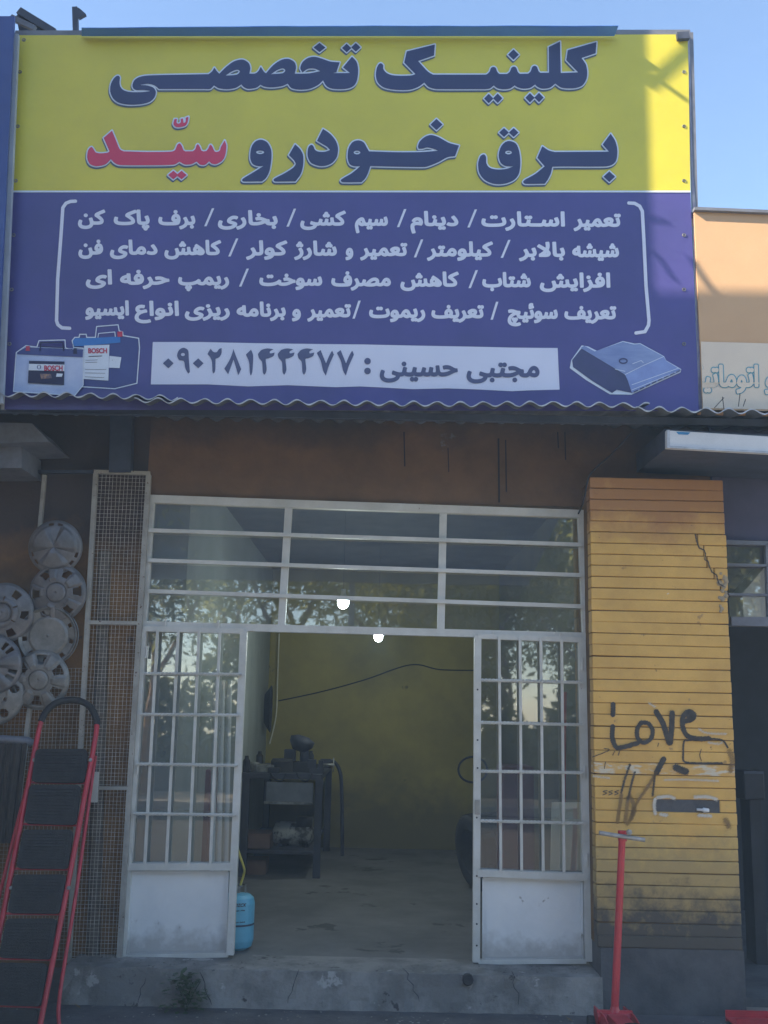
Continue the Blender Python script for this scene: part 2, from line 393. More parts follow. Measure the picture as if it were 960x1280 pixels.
def word_sdf(text, x0, x1, base, sy, r, cell, pad=2):
    cs = glyph_contours(shape_word(text)); b = bounds(cs); kx = (x1 - x0 - 2 * r) / (b[2] - b[0])
    cc = [[(x0 + r + (p[0] - b[0]) * kx, base - p[1] * sy) for p in c] for c in cs]
    X, Y, gx, gy = grid(bounds(cc), r + pad, cell)
    segs = []
    for c in cc: segs += [(*c[i - 1], *c[i]) for i in range(len(c))]
    D, W = sdf_segs(X, Y, segs); return np.where(W != 0, -D, D) - r, gx, gy

# ------------------------------------------------------------------ ground, street, far side
g_ = obj('ground', ([(-60, -60, -.004), (60, -60, -.004), (60, 60, -.004), (-60, 60, -.004)], [(0, 1, 2, 3)]), mat('dusty_ground', (.32, .28, .22), (.25, .21, .17), .6, .95, .4, 12)); tag(g_, None, None, kind='structure')
rd = obj('road', ([(-60, -12, 0), (60, -12, 0), (60, -5.2, 0), (-60, -5.2, 0)], [(0, 1, 2, 3)]), M_road); tag(rd, None, None, kind='structure')
pv = obj('pavement', box(-30, 30, -5.2, -1.35, -.1, .004), mat('pale_paving', (.46, .43, .38), (.38, .35, .31), 1.5, .9, .5, 20)); tag(pv, None, None, kind='structure')  # unseen paving, extended and pale to bounce sun onto the front
gt = obj('shaded_paving', box(-30, 30, -1.35, -.30, -.1, .004), M_cdark); tag(gt, None, None, kind='structure')  # near paving coloured dark to imitate the shade lying on it
fk = obj('kerb', box(-60, 60, -12.2, -12, -.1, .14), M_conc); tag(fk, None, None, kind='structure')

# ------------------------------------------------------------------ the shop building
ZS = P(450, 1200, 0).z
XL = P(215, 1000, 0).x; XR = P(742, 1000, 0).x; YB = 5.6; ZC = P(480, 628, 0).z + .02
xo0 = P(168, 900, 0).x; xo1 = P(732, 900, 0).x
ZAW = P(480, 548, 0).z + .12
YP = -.30
bld = thing('shop_building', Vector((0, 0, 0)), 'ochre walled single garage shop with an open front and a drip stained brown lintel', 'building')
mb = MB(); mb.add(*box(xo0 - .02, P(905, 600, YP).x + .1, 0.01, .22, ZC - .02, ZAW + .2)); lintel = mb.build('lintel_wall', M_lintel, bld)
obj('wall', box(-6, xo0 - .02, .012, .22, 0, ZAW + .2), M_yelwall, bld)
obj('inner_wall', box(xo0 - .1, XL, .06, YB, 0, ZC + .25), M_inw, bld)
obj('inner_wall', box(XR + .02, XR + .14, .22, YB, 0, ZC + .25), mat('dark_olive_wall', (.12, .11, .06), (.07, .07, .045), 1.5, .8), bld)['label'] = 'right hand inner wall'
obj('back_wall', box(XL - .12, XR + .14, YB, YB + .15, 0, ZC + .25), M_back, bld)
obj('ceiling', box(XL - .12, XR + .14, .222, YB + .15, ZC + .25, ZC + .4), M_ceil, bld)
obj('floor', box(XL - .1, XR + .12, 0.05, YB + .05, .01, ZS - .012), M_floor, bld)
obj('roof', box(-6, XR + .2, .0, YB + .3, ZAW + .2, ZAW + .3), M_cdark, bld)
# stains run down the lintel
for (x, y0, y1, w_) in [(505, 540, 583, 1.5), (623, 548, 628, 2.2), (632, 550, 615, 1.6), (697, 540, 560, 1.5), (706, 540, 575, 1.4), (560, 560, 590, 1.0)]:
    a = P(x, y0, .006); b = P(x + 1, y1, .006); obj('drip_stain', bar(a, b, w_ / 185, .004), M_soot, bld)
# step
stp = thing('concrete_step', P(415, 1262, -.31), 'long worn concrete doorstep running under both white gates', 'step')
mb = MB(); y0 = -.30; xs0 = P(80, 1230, y0).x; xs1 = P(752, 1230, y0).x; nx = 60; rows = [(0.0, -.345), (.06, -.335), (.14, -.322), (.21, -.312), (ZS - .03, -.306), (ZS - .006, -.292), (ZS, -.25), (ZS, 0.0), (ZS, .08)]
random.seed(3); V = []; Fc = []
for i in range(nx + 1):
    x = xs0 + (xs1 - xs0) * i / nx
    for (z, y) in rows: V.append((x + random.uniform(-.006, .006), y + (random.uniform(-.008, .008) if y < -.2 else 0), z + (random.uniform(-.006, .006) if .05 < z and y < -.2 else 0)))
R_ = len(rows)
for i in range(nx):
    for j in range(R_ - 1): Fc.append((i * R_ + j, i * R_ + R_ + j, i * R_ + R_ + j + 1, i * R_ + j + 1))
Fc += [tuple(range(R_))[::-1], tuple(nx * R_ + j for j in range(R_))]
mk('slab', V, Fc, M_conc, stp)
h = P(585, 1225, -.345); obj('drain_hole', lathe([(.034, -.03), (.034, 0), (.028, .003), (.0, .001)], h, Vector((0, -1, 0)), 14), M_soot, stp)
rnd = random.Random(12)
for (x, y, dx) in ((250, 1215, 8), (372, 1212, -6), (505, 1210, 10), (640, 1214, 5), (180, 1222, -4)):
    pts = []; 
    for k in range(7): pts.append(P(x + dx * k / 3 + rnd.uniform(-2.5, 2.5), y + k * 7, -.338 - .0012 * k))
    obj('crack', tube(pts, [.0012, .003, .002, .0035, .002, .0025, .001], 4), M_soot, stp)
lw = obj('pavement_edge', box(-6, xs0 - .005, -.30, .01, 0, P(60, 1225, -.3).z), M_cdark); tag(lw, None, None, kind='structure')

# ------------------------------------------------------------------ brick pillar (right)
px0 = P(742, 900, YP).x; px1 = P(916, 900, YP).x; zt = P(820, 598, YP).z; zb = P(820, 1186, YP).z
pil = thing('brick_pillar', Vector(((px0 + px1) / 2, YP + .2, 0)), 'ochre painted brick pillar with black spray graffiti right of the gates', 'pillar')
mc = obj('core', box(px0 + .012, px1 - .012, YP + .012, .25, zb, zt - .01), M_mortar, pil)
obj('plinth', box(px0 + .02, px1 + .01, YP + .004, .25, 0, zb), M_cdark, pil)
NC = 40; chh = (zt - zb) / NC; gap = .0038
random.seed(11)
base_me = {}
def brick(xa, xb, z, hgt, y, m, key=None):
    wdt = xb - xa
    k = (round(wdt, 3), m.name)
    if k not in base_me:
        me = bpy.data.meshes.new('brick'); bm = bmesh.new(); bmesh.ops.create_cube(bm, size=1)
        bmesh.ops.scale(bm, vec=(wdt, .10, hgt), verts=bm.verts)
        bmesh.ops.bevel(bm, geom=[e for e in bm.edges], offset=.0035, segments=1, affect='EDGES'); bm.to_mesh(me); bm.free(); me.materials.append(m); base_me[k] = me
    o = link('brick', base_me[k], None, pil, Vector(((xa + xb) / 2, y + .05, z)))
    return o
crack = {5: 872, 6: 880, 7: 884, 8: 893, 9: 901}
hole_rows = (27, 28)
xh0 = P(818, 1008, YP).x; xh1 = P(900, 1008, YP).x
for r in range(NC):
    z = zt - (r + .5) * chh; hh = chh - gap; jit = random.uniform(-.004, .004)
    dx = random.uniform(-.006, .006); ye = YP + jit
    pyr = 598 + (r + .5) * 14.7
    zc_ = z
    if r in crack:
        xc = P(crack[r], 600 + r * 14.7, YP).x
        brick(px0, xc - .004, z, hh, ye, M_brick)
        o = brick(xc + random.uniform(.0, .004), px1 + .006, z - .003, hh, ye - .003, M_brick); o.rotation_euler = (0, rad(random.uniform(.1, .5)), 0)
        continue
    if zc_ < P(850, 1000, YP).z and zc_ > P(850, 1018, YP).z:
        brick(px0, xh0, z, hh, ye, M_brick); brick(xh1, px1, z, hh, ye, M_brick); continue
    m = M_brickw if abs(z - P(850, 968, YP).z) < chh * .5 else M_brick
    xm = px0 + (px1 - px0) * (.5 if r % 2 else .5)
    o = brick(px0 - (.002 if r % 3 else 0), px1 + dx * .3, z, hh, ye, m)
    o.rotation_euler = (0, rad(random.uniform(-.25, .25)), 0); o.location.z += random.uniform(-.0015, .0015)
# the open socket in the brickwork
zh0 = P(850, 1020, YP).z; zh1 = P(850, 999, YP).z
obj('socket_recess', box(xh0 - .004, xh1 + .004, YP + .008, YP + .03, zh0 - .004, zh1 + .004), M_cdark, pil)
mb = MB(); random.seed(5)
for k in range(0):
    t = k / 43; side = random.random()
    if side < .5: q = (xh0 + (xh1 - xh0) * random.random(), (zh1 + .008) if random.random() < .6 else (zh0 - .008))
    else: q = (xh0 - .006 if random.random() < .7 else xh1, random.uniform(zh0, zh1))
    rr = random.uniform(.008, .02); mb.add(*lathe([(0, -.012), (rr, -.006), (rr * .7, .002), (0, .004)], Vector((q[0], YP, q[1])), Vector((0, -1, 0)), 6))

a = P(871, 1012, YP - .01); b = P(886, 1013, YP - .01)
obj('lamp_socket', tube([a, a.lerp(b, .5), a.lerp(b, .55), b], [.008, .009, .016, .011], 10), M_lite, pil, True)
# spalled corner beside crack
mb = MB(); random.seed(8)
for k in range(16):
    q = P(905 + random.uniform(-6, 3), random.uniform(716, 766), YP - .004); rr = random.uniform(.01, .022)
    mb.add(*lathe([(0, -.01), (rr, -.004), (rr * .6, .003), (0, .004)], q, Vector((0, -1, 0)), 6))
mb.build('broken_render', mat('grey_mortar', (.40, .32, .20), (.26, .22, .16), 20, .9), pil)
# graffiti
PPL = Plane(Vector((px0, YP - .008, 0)), Vector((px1, YP - .008, 0)), Vector((px0, YP - .008, 2)))
Zg = (730, 860); zs = 4.174
def G(*pts): return [(Zg[0] + x / zs, Zg[1] + y / zs) for x, y in pts]
def smooth2(l, n=6): return [(v.x, v.y) for v in smooth_line([(a_, b_, 0) for a_, b_ in l], n)]
def wobble(X, Y, k):
    return (np.sin(X * 1.7 + Y * 2.3 + k) + np.sin(X * 3.1 - Y * 1.9 + 2 * k) + np.sin(Y * 4.3 + X * .7) + np.sin(X * 5.3 + Y * 5.9 + k)) / 4
def graffiti(name, lines, wd, m, rag=.5, thr=None, lift=.0):
    wd *= 1.15
    lines = [smooth2(l) for l in lines]; X, Y, gx, gy = grid(bounds(lines), wd, .3)
    s = stroke_sdf(X, Y, lines, wd) + 1.3 * rag * wobble(X * .9, Y * .9, wd)
    if thr is not None: s = np.maximum(s, wobble(X * 1.6, Y * 1.6, 5) - thr)
    print_polys(name, march(s, gx, gy, .3), PPL, lift, m, pil)
graffiti('spray_lettering', [G((150, 200), (148, 260), (165, 305), (190, 312), (280, 288)), G((152, 85), (152, 120), (150, 140))], 5.0, M_blk, .7, .72)
graffiti('spray_lettering', [G((300, 180), (278, 215), (282, 265), (315, 285), (350, 262), (358, 220), (335, 185), (300, 180))], 4.6, M_blk, .7, .74)
graffiti('spray_lettering', [G((378, 125), (410, 180), (430, 240), (445, 285)), G((460, 130), (458, 200), (450, 285))], 6.0, M_blk, .8, .6)
graffiti('spray_lettering', [G((520, 175), (560, 165), (575, 140), (545, 122), (518, 150), (515, 200), (540, 250), (600, 265), (650, 262))], 5.2, M_blk, .8, .7)
graffiti('spray_lettering', [G((560, 150), (548, 140), (552, 165))], 6, M_blk, 1.0, .6)
graffiti('spray_outline', [G((600, 272), (545, 272), (522, 280), (518, 340), (525, 385), (600, 392), (720, 392)), G((650, 265), (720, 272), (750, 310))], 2.0, M_blk, .6, .6)
graffiti('spray_outline', [G((612, 320), (604, 350), (612, 378))], .9, M_blk, .2, .5)
graffiti('spray_streak', [G((415, 372), (395, 410), (380, 440))], 6, M_blk, .8, .7)
graffiti('spray_streak', [G((378, 440), (330, 520), (275, 600), (240, 690))], 3.2, M_spray, 1.2, .35)
graffiti('spray_streak', [G((265, 440), (248, 500), (230, 580)), G((240, 400), (215, 470), (195, 545)), G((370, 450), (358, 560))], 2.4, M_blk, .9, .35)
graffiti('spray_streak', [G((230, 570), (215, 700)), G((195, 560), (175, 700)), G((260, 600), (250, 680)), G((240, 560), (265, 640), (225, 710))], 4.0, M_spray, 1.3, .2)
graffiti('spray_blot', [G((482, 415), (500, 425), (530, 436))], 7.5, M_blk, 1.3, .7)
graffiti('scribble', [G((120, 535), (100, 540), (118, 548), (98, 558)), G((150, 535), (130, 542), (148, 550), (130, 558)), G((180, 535), (160, 542), (178, 550), (160, 558)), G((45, 360), (130, 325), (105, 315)), G((390, 288), (384, 305)), G((112, 385), (106, 420)), G((160, 330), (150, 350)), G((185, 330), (178, 352))], .9, M_blk, .2, .6)
CR = [(869, 668), (871, 677), (874, 685), (880, 687.5), (882, 692), (881, 699.5), (885, 701.5), (887, 709), (890, 715), (896, 719), (897, 725), (899, 730), (905, 733)]
X, Y, gx, gy = grid(bounds([CR]), 3, .25); print_polys('crack', march(stroke_sdf(X, Y, [CR], 1.5) + .7 * wobble(X * 1.3, Y * 1.3, 2), gx, gy, .25), PPL, .0, M_blk, pil)
graffiti('paint_chip', [G((600, 215), (640, 235), (740, 240)), G((650, 285), (700, 292), (720, 285)), G((50, 460), (130, 470)), G((420, 480), (520, 478), (700, 485)), G((340, 80), (370, 98))], 2.2, mat('chipped_to_plaster', (.58, .55, .48), (.50, .46, .38), 30, .85), 1.4, .15, .001)
graffiti('paint_chip', [G((372, 580), (366, 610), (372, 655)), G((385, 572), (440, 566), (470, 576)), G((580, 570), (640, 568), (690, 580)), G((600, 664), (660, 668)), G((400, 660), (430, 664))], 3.4, mat('chipped_to_plaster', (.58, .55, .48), (.50, .46, .38), 30, .85), 1.8, .55, .0012)
graffiti('grime_smear', [G((760, 330), (775, 380), (765, 430)), G((740, 690), (755, 720))], 6, M_spray, 2.0, .1, .0005)

# ------------------------------------------------------------------ white steel shop front
def bpx(a, b, wpx, d, Y, m, parent, name, twist=0, n=1):
    A = P(a[0], a[1], Y); B = P(b[0], b[1], Y)
    return obj(name, bar(A, B, wpx / 185.4, d, None, twist, n), m, parent)
YF = -.02
tr = thing('transom_window', P(455, 790, 0), 'wide glazed transom of twelve panes in cream steel bars above the doorway', 'window')
XLt, XRt = (187, 619), (728, 638)
ytop = lambda x: 624 + (x - 187) * .0352
y1_ = lambda x: 663 + (x - 187) * .0334; y2_ = lambda x: 700.5 + (x - 187) * .0344; y3_ = lambda x: 739 + (x - 187) * .0353; y4_ = lambda x: 781.5 + (x - 187) * .0262
bpx((188, ytop(188)), (729, ytop(729)), 10, .05, 0, M_white, tr, 'top_rail')
for f, w_ in ((y1_, 4.6), (y2_, 4.6), (y3_, 4.8)):
    bpx((186, f(186)), (727, f(727)), w_, .03, -.032, M_white, tr, 'glazing_bar')
bpx((179, y4_(179)), (732, y4_(732)), 9, .06, 0, M_white, tr, 'bottom_rail')
for (xa, xb) in ((361, 352), (554, 551)):
    bpx((xa, ytop(xa) + 5), (xb, y4_(xb) - 4.5), 9, .045, 0, M_white, tr, 'mullion')
bpx((190, ytop(190) + 4), (180, 784), 7, .045, 0, M_white, tr, 'side_post')
bpx((726, ytop(726) + 5), (732, 792), 8, .045, 0, M_white, tr, 'side_post')
for a, b in ((206, 238),):
    pass
cols = [((192, 184), (357, 349)), ((365, 356), (550, 547)), ((558, 555), (723, 727))]
rws = [(lambda x: ytop(x) + 4, y1_), (y1_, y2_), (y2_, y3_), (y3_, lambda x: y4_(x) - 3)]
for (l, r) in cols:
    for ri, (fa, fb) in enumerate(rws):
        lx = lambda t: l[0] + (l[1] - l[0]) * t; rx = lambda t: r[0] + (r[1] - r[0]) * t
        t0, t1 = ri / 4, (ri + 1) / 4
        q = [P(lx(t0), fa(lx(t0)), .01), P(rx(t0), fa(rx(t0)), .01), P(rx(t1), fb(rx(t1)), .01), P(lx(t1), fb(lx(t1)), .01)]
        obj('pane', (q, [(0, 1, 2, 3)]), M_glass, tr)
# rails' little brackets
for x in (207, 273): bpx((x, y4_(x) - 8), (x, y4_(x) + 1), 2, .02, -.04, M_white, tr, 'hinge_lug')
for (x, y) in ((617, 795), (700, 797)): bpx((x, y - 6), (x, y + 1), 2, .02, -.04, M_white, tr, 'hinge_lug')

def leaf(label, TL, TR, BR, BL, midL, midR, vbars, hbars, panel, stile_side, lab2):
    """glazed upper with a barred grille, plain sheet below"""
    c = P((BL[0] + BR[0]) / 2, BL[1], 0)
    t = thing('gate_leaf', c, label, 'gate')
    lerp = lambda a, b, k: (a[0] + (b[0] - a[0]) * k, a[1] + (b[1] - a[1]) * k)
    bpx(TL, BL, 8 if stile_side == 'r' else 8.5, .05, YF, M_white, t, 'stile')
    bpx(TR, BR, 8.5, .05, YF - .003, M_white, t, 'stile')
    bpx(TL, TR, 6.5, .045, YF - .006, M_white, t, 'top_rail')
    bpx(midL, midR, 8, .055, YF - .009, M_white, t, 'mid_rail')
    bpx(lerp(BL, BR, .02), lerp(BL, BR, .98), 5, .04, YF + .002, M_white, t, 'bottom_rail')
    for (a, b) in vbars: bpx(a, b, 3.2, .016, YF - .034, M_white, t, 'grille_bar')
    for (a, b) in hbars: bpx(a, b, 3.0, .016, YF - .052, M_white, t, 'twisted_bar', twist=2 * math.pi * 7, n=90)
    ins = 3
    q = [P(TL[0] + ins, TL[1] + ins, .0), P(TR[0] - ins, TR[1] + ins, .0), P(midR[0] - ins, midR[1], .0), P(midL[0] + ins, midL[1], .0)]
    obj('pane', (q, [(0, 1, 2, 3)]), M_glass, t)
    q = [P(*p, YF + .01) for p in panel]
    bevel(obj('sheet_panel', prism(q, Vector((0, .02, 0))), M_panel, t), .004)
    # beads round the sheet
    for i in range(4):
        A = P(*panel[i], YF - .004); B = P(*panel[(i + 1) % 4], YF - .004)
        obj('bead', bar(A, B, .012, .014), M_panel, t)
    return t
gl = leaf('left white steel gate leaf beside the wire cage, barred glass over blank sheet',
     (180, 786), (305, 789), (288, 1193), (154, 1196), (159, 1083), (291, 1083),
     [((197, 787), (181, 1080)), ((223, 788), (208, 1080)), ((249, 788), (236, 1080)), ((275, 789), (263, 1080))],
     [((179, 842), (303, 843)), ((175, 893), (300, 894)), ((170, 955), (298, 957)), ((166, 1017), (296, 1019))],
     [(163, 1090), (285, 1090), (282, 1190), (160, 1193)], 'r', '')
gr = leaf('right white steel gate leaf against the brick pillar, barred glass over blank sheet',
     (597, 795), (727, 800), (735, 1201), (595, 1202), (597, 1091), (735, 1096),
     [((624, 796), (626, 1088)), ((650, 797), (652, 1088)), ((676, 798), (679, 1089)), ((702, 799), (705, 1090))],
     [((601, 850), (728, 853)), ((601, 903), (729, 906)), ((601, 964), (730, 966)), ((601, 1026), (731, 1029))],
     [(604, 1098), (727, 1101), (728, 1197), (604, 1199)], 'l', '')
for (t_, pts) in ((gl, ((303, 848), (299, 925), (294, 1035), (292, 1085), (289, 1168), (300, 880), (296, 1000))), (gr, ((597, 862), (597, 925), (597, 960), (596, 1022), (596, 1095), (596, 1130), (596, 1155), (596, 1182)))):
    for (x, y) in pts: obj('bolt_hole', lathe([(0, .0005), (.006, .0005), (.006, -.004)], P(x, y, -.047), Vector((0, -1, 0)), 8), M_soot, t_)
for (t_, pts) in ((gl, ((183, 815), (172, 960), (162, 1075))), (gr, ((728, 830), (731, 965), (734, 1075)))):
    for (x, y) in pts:
        c = P(x, y, -.05); obj('hinge', tube([c + Vector((0, 0, -.04)), c + Vector((0, 0, .04))], .009, 8), M_white, t_)
bevel(obj('lock_case', prism([P(593.5, 1000, -.055), P(600, 1000, -.055), P(600, 1018, -.055), P(593.5, 1018, -.055)], Vector((0, .02, 0))), M_cagef, gr), .002)
# cream board leaning behind the right glass
bd = obj('board', prism([P(690, 1003, .10), P(727, 1003, .10), P(733, 1088, .10), P(688, 1088, .10)], Vector((0, .015, 0))), M_card); tag(bd, 'cream board standing behind the glass of the right gate leaf', 'board')

# ------------------------------------------------------------------ wire mesh screens (left)
def mesh_screen(parent, quad, nv, nh, Y, r=.0016):
    """woven wire: quad TL,TR,BR,BL in px"""
    TL, TR, BR, BL = quad; mb = MB(); rnd = random.Random(4)
    L = lambda a, b, k: (a[0] + (b[0] - a[0]) * k, a[1] + (b[1] - a[1]) * k)
    for i in range(nv + 1):
        k = i / nv; a = P(*L(TL, TR, k), Y); b = P(*L(BL, BR, k), Y); n = 8
        pts = [a.lerp(b, j / n) + Vector((rnd.uniform(-.003, .003), rnd.uniform(-.003, .003), 0)) for j in range(n + 1)]
        mb.add(*tube(pts, r, 3, False))
    for i in range(nh + 1):
        k = i / nh; a = P(*L(TL, BL, k), Y); b = P(*L(TR, BR, k), Y); n = 3
        pts = [a.lerp(b, j / n) + Vector((0, .002, rnd.uniform(-.003, .003))) for j in range(n + 1)]
        mb.add(*tube(pts, r, 3, False))
    o = mb.build('wire_mesh', M_wire, parent); o['kind'] = 'stuff'; return o
YC = -.06
cg = thing('mesh_cage', P(118, 1200, YC), 'tall narrow rusty wire mesh screen in a cream frame left of the gates', 'mesh screen')
bpx((120, 592), (86, 1200), 5.5, .035, YC, M_cagef, cg, 'frame_post')
bpx((186, 594), (149, 1202), 6, .035, YC, M_cagef, cg, 'frame_post')
bpx((118, 590), (188, 592), 4.5, .035, YC - .003, M_cagef, cg, 'frame_rail')
bpx((109, 778), (176, 779), 4.5, .035, YC - .003, M_cagef, cg, 'frame_rail')
bpx((122, 985), (161, 985), 4.0, .035, YC - .003, M_cagef, cg, 'frame_rail')
bpx((84, 1201), (151, 1201), 4.5, .035, YC - .003, M_cagef, cg, 'frame_rail')
obj('latch_plate', prism([P(113, 965, YC - .03), P(123, 965, YC - .03), P(121, 1003, YC - .03), P(111, 1003, YC - .03)], Vector((0, .02, 0))), M_white, cg)
mesh_screen(cg, ((123, 592), (184, 593), (148, 1200), (88, 1200)), 13, 122, YC)
wc = thing('mesh_screen', P(40, 1200, YC), 'wide wire mesh screen behind the hubcaps at the left edge', 'mesh screen')
mesh_screen(wc, ((-68, 835), (104, 835), (83, 1200), (-90, 1200)), 36, 72, YC + .02)
bpx((56, 594), (50, 660), 4.5, .03, YC, M_cagef, wc, 'frame_post'); bpx((38, 880), (10, 1110), 5, .03, YC, M_cagef, wc, 'frame_post')
bpx((-60, 590), (117, 590), 4, .03, YC, M_dark, wc, 'frame_rail')
dp = obj('downpipe', tube([P(131, 690, .0), P(116, 1195, .0)], .042, 12), mat('grey_plastic_pipe', (.15, .13, .105), (.10, .085, .07), 9, .7)); tag(dp, 'grey pipe running down the wall behind the narrow mesh screen', 'pipe')

# ------------------------------------------------------------------ hubcaps
def hubcap(cx, cy, R, style, rot, label, Y, m, tilt=(0, 0)):
    c = P(cx, cy, Y); Rm = R / 185.4 * (7 + Y) / 7
    t = thing('hubcap', c, label, 'hubcap', 'wheel covers hung on the mesh screen')
    NA = 144; rs = [0.0, .08, .16, .22, .27, .30, .33, .36, .40, .45, .5, .54, .58, .62, .66, .70, .74, .78, .82, .86, .89, .915, .94, .965, .985, 1.0]
    def prof(r):
        return .030 * (1 - r ** 2.2) - (.012 if r > .95 else 0) * (r - .95) / .05
    V = []; Fc = []; hole = {}
    for i, r in enumerate(rs):
        for k in range(NA):
            a = 2 * math.pi * k / NA + rot; hz = prof(r); th = (k / NA)
            if style in ('six', 'five'):
                n = 6 if style == 'six' else 5; ph = (th * n) % 1 - .5
                if .3 < r < .36: hz -= .005
                if r <= .30: hz += .006
                if .45 < r < .93 and abs(ph) > .3: hz += .006
            elif style == 'tri':
                ph = abs(((th * 3) % 1) - .5)
                hz += .010 * max(0, min(1, (ph - .12) * 8)) * (1 if r < .82 else 0) * min(1, r * 4)
            elif style == 'dish':
                hz = .020 - (.0 if r < .66 else .010) + (.006 if r > .93 else 0)
            elif style == 'ring':
                if .30 < r < .36: hz -= .008
                if .36 <= r < .5: hz += .007
                if r < .12: hz += .008
            elif style == 'slot':
                ph = abs(((th * 5) % 1) - .5); hz += .008 * max(0, min(1, (ph - .2) * 6))
            elif style == 'lug':
                if r < .5: hz -= .004
            hz = prof(r) + (hz - prof(r)) * 1.7
            V.append(Vector((r * Rm * math.cos(a), -hz, r * Rm * math.sin(a))))
    def is_hole(r, th):
        if style == 'six':
            ph = abs((th * 6) % 1 - .5); return .52 < r < .86 and ph < .16 + .12 * (r - .5)
        if style == 'five':
            ph = abs((th * 6) % 1 - .5); return .56 < r < .86 and ph < .14 + .18 * (r - .5)
        if style == 'tri':
            q = (th * 3) % 1; return .80 < r < .92 and (.36 < q < .46 or .54 < q < .64)
        if style == 'dish':
            ph = abs((th * 9) % 1 - .5); return .74 < r < .88 and ph < .10
        if style == 'ring':
            ph = abs((th * 6) % 1 - .5); p2 = abs((th * 6 + .5) % 1 - .5); return (.62 < r < .87 and ph < .17) or (.40 < r < .55 and p2 < .03)
        if style == 'slot':
            q = (th * 5) % 1; return .60 < r < .88 and (.30 < q < .46 or .54 < q < .70)
        if style == 'lug':
            ph = abs((th * 5) % 1 - .5); p2 = abs((th * 5 + .5) % 1 - .5)
            x = (ph) * 2 * math.pi / 5 * r; return ((x / .14) ** 2 + ((r - .72) / .14) ** 2 < 1) or ((p2 * 2 * math.pi / 5 * r / .06) ** 2 + ((r - .45) / .06) ** 2 < 1)
    for i in range(len(rs) - 1):
        for k in range(NA):
            rm = (rs[i] + rs[i + 1]) / 2; th = (k + .5) / NA
            if is_hole(rm, th): continue
            Fc.append((i * NA + k, i * NA + (k + 1) % NA, (i + 1) * NA + (k + 1) % NA, (i + 1) * NA + k))
    me = bpy.data.meshes.new('face'); me.from_pydata([tuple(v) for v in V], [], Fc); me.materials.append(m)
    for p in me.polygons: p.use_smooth = True
    o = bpy.data.objects.new('face', me); C.objects.link(o); o.parent = t
    sdm = o.modifiers.new('thick', 'SOLIDIFY'); sdm.thickness = .007; sdm.offset = -1
    rr = [Vector((Rm * math.cos(a), .004, Rm * math.sin(a))) for a in [2 * math.pi * k / 48 for k in range(49)]]
    Vr, Fr = tube(rr, .0055, 6, False); me2 = bpy.data.meshes.new('rim'); me2.from_pydata([tuple(v) for v in Vr], [], Fr); me2.materials.append(m)
    for p in me2.polygons: p.use_smooth = True
    o2 = bpy.data.objects.new('rim', me2); C.objects.link(o2); o2.parent = t
    if style in ('six', 'five', 'ring'):
        Vc, Fcc = lathe([(Rm * .27, .020), (Rm * .27, .036), (Rm * .24, .040), (0, .042)], Vector((0, 0, 0)), Vector((0, -1, 0)), 32)
        me3 = bpy.data.meshes.new('centre_cap'); me3.from_pydata([tuple(v) for v in Vc], [], Fcc); me3.materials.append(m)
        o3 = bpy.data.objects.new('centre_cap', me3); C.objects.link(o3); o3.parent = t
    t.rotation_euler = (rad(tilt[0]), 0, rad(tilt[1]))
    return t
hubcap(69, 684, 33, 'tri', rad(30), 'topmost hubcap, grey smooth three-sector disc with slots at its rim', YC - .085, M_hub, (6, 2))
hubcap(72, 741, 35.5, 'five', rad(35), 'dark grey hubcap with six rounded windows, second from the top on the right', YC - .06, M_hub, (4, -2))
hubcap(61, 795, 36, 'dish', rad(8), 'smooth dished hubcap with small square rim slots, third from the top', YC - .04, M_hub2, (3, 2))
hubcap(50, 850, 35.5, 'six', rad(-3), 'silver six window hubcap with ringed centre just above the ladder handle', YC - .065, M_hub2, (3, -2))
hubcap(4, 766, 36.5, 'ring', rad(25), 'upper left hubcap with slitted inner ring, cut by the left edge', YC - .095, M_hub, (3, 3))
hubcap(-10, 831, 36, 'slot', rad(12), 'middle left hubcap with long paired slots, cut by the left edge', YC - .12, M_hub, (3, 2))
hubcap(-8, 868, 37, 'lug', rad(-20), 'bottom left pale hubcap with big round holes and nut holes', YC - .085, M_hub2, (2, 2))

# mat hanging by the ladder
hm = thing('hanging_mat', P(10, 1060, -.16), 'dark fibre mat hung over a rounded rail behind the ladder', 'mat')
obj('rail', tube([P(-40, 921, -.16), P(34, 926, -.16), P(40, 929, -.14)], .026, 10), M_steel, hm, True)
random.seed(2); V = []; Fc = []; nx, nz = 26, 10
for j in range(nz + 1):
    for i in range(nx + 1):
        px = -40 + i * 2.85 - (j * 1.4); py = 929 + j * 12.5; v = P(px, py, -.165 + .012 * math.sin(i * 1.9) + random.uniform(-.004, .004)); V.append(v)
for j in range(nz):
    for i in range(nx): Fc.append((j * (nx + 1) + i, j * (nx + 1) + i + 1, (j + 1) * (nx + 1) + i + 1, (j + 1) * (nx + 1) + i))
o = mk('cloth', V, Fc, mat('dark_fibre', (.10, .09, .08), (.045, .042, .04), 30, .95, .9, 60, stretch=(4, 1, .3)), hm); o.modifiers.new('thick', 'SOLIDIFY').thickness = .012

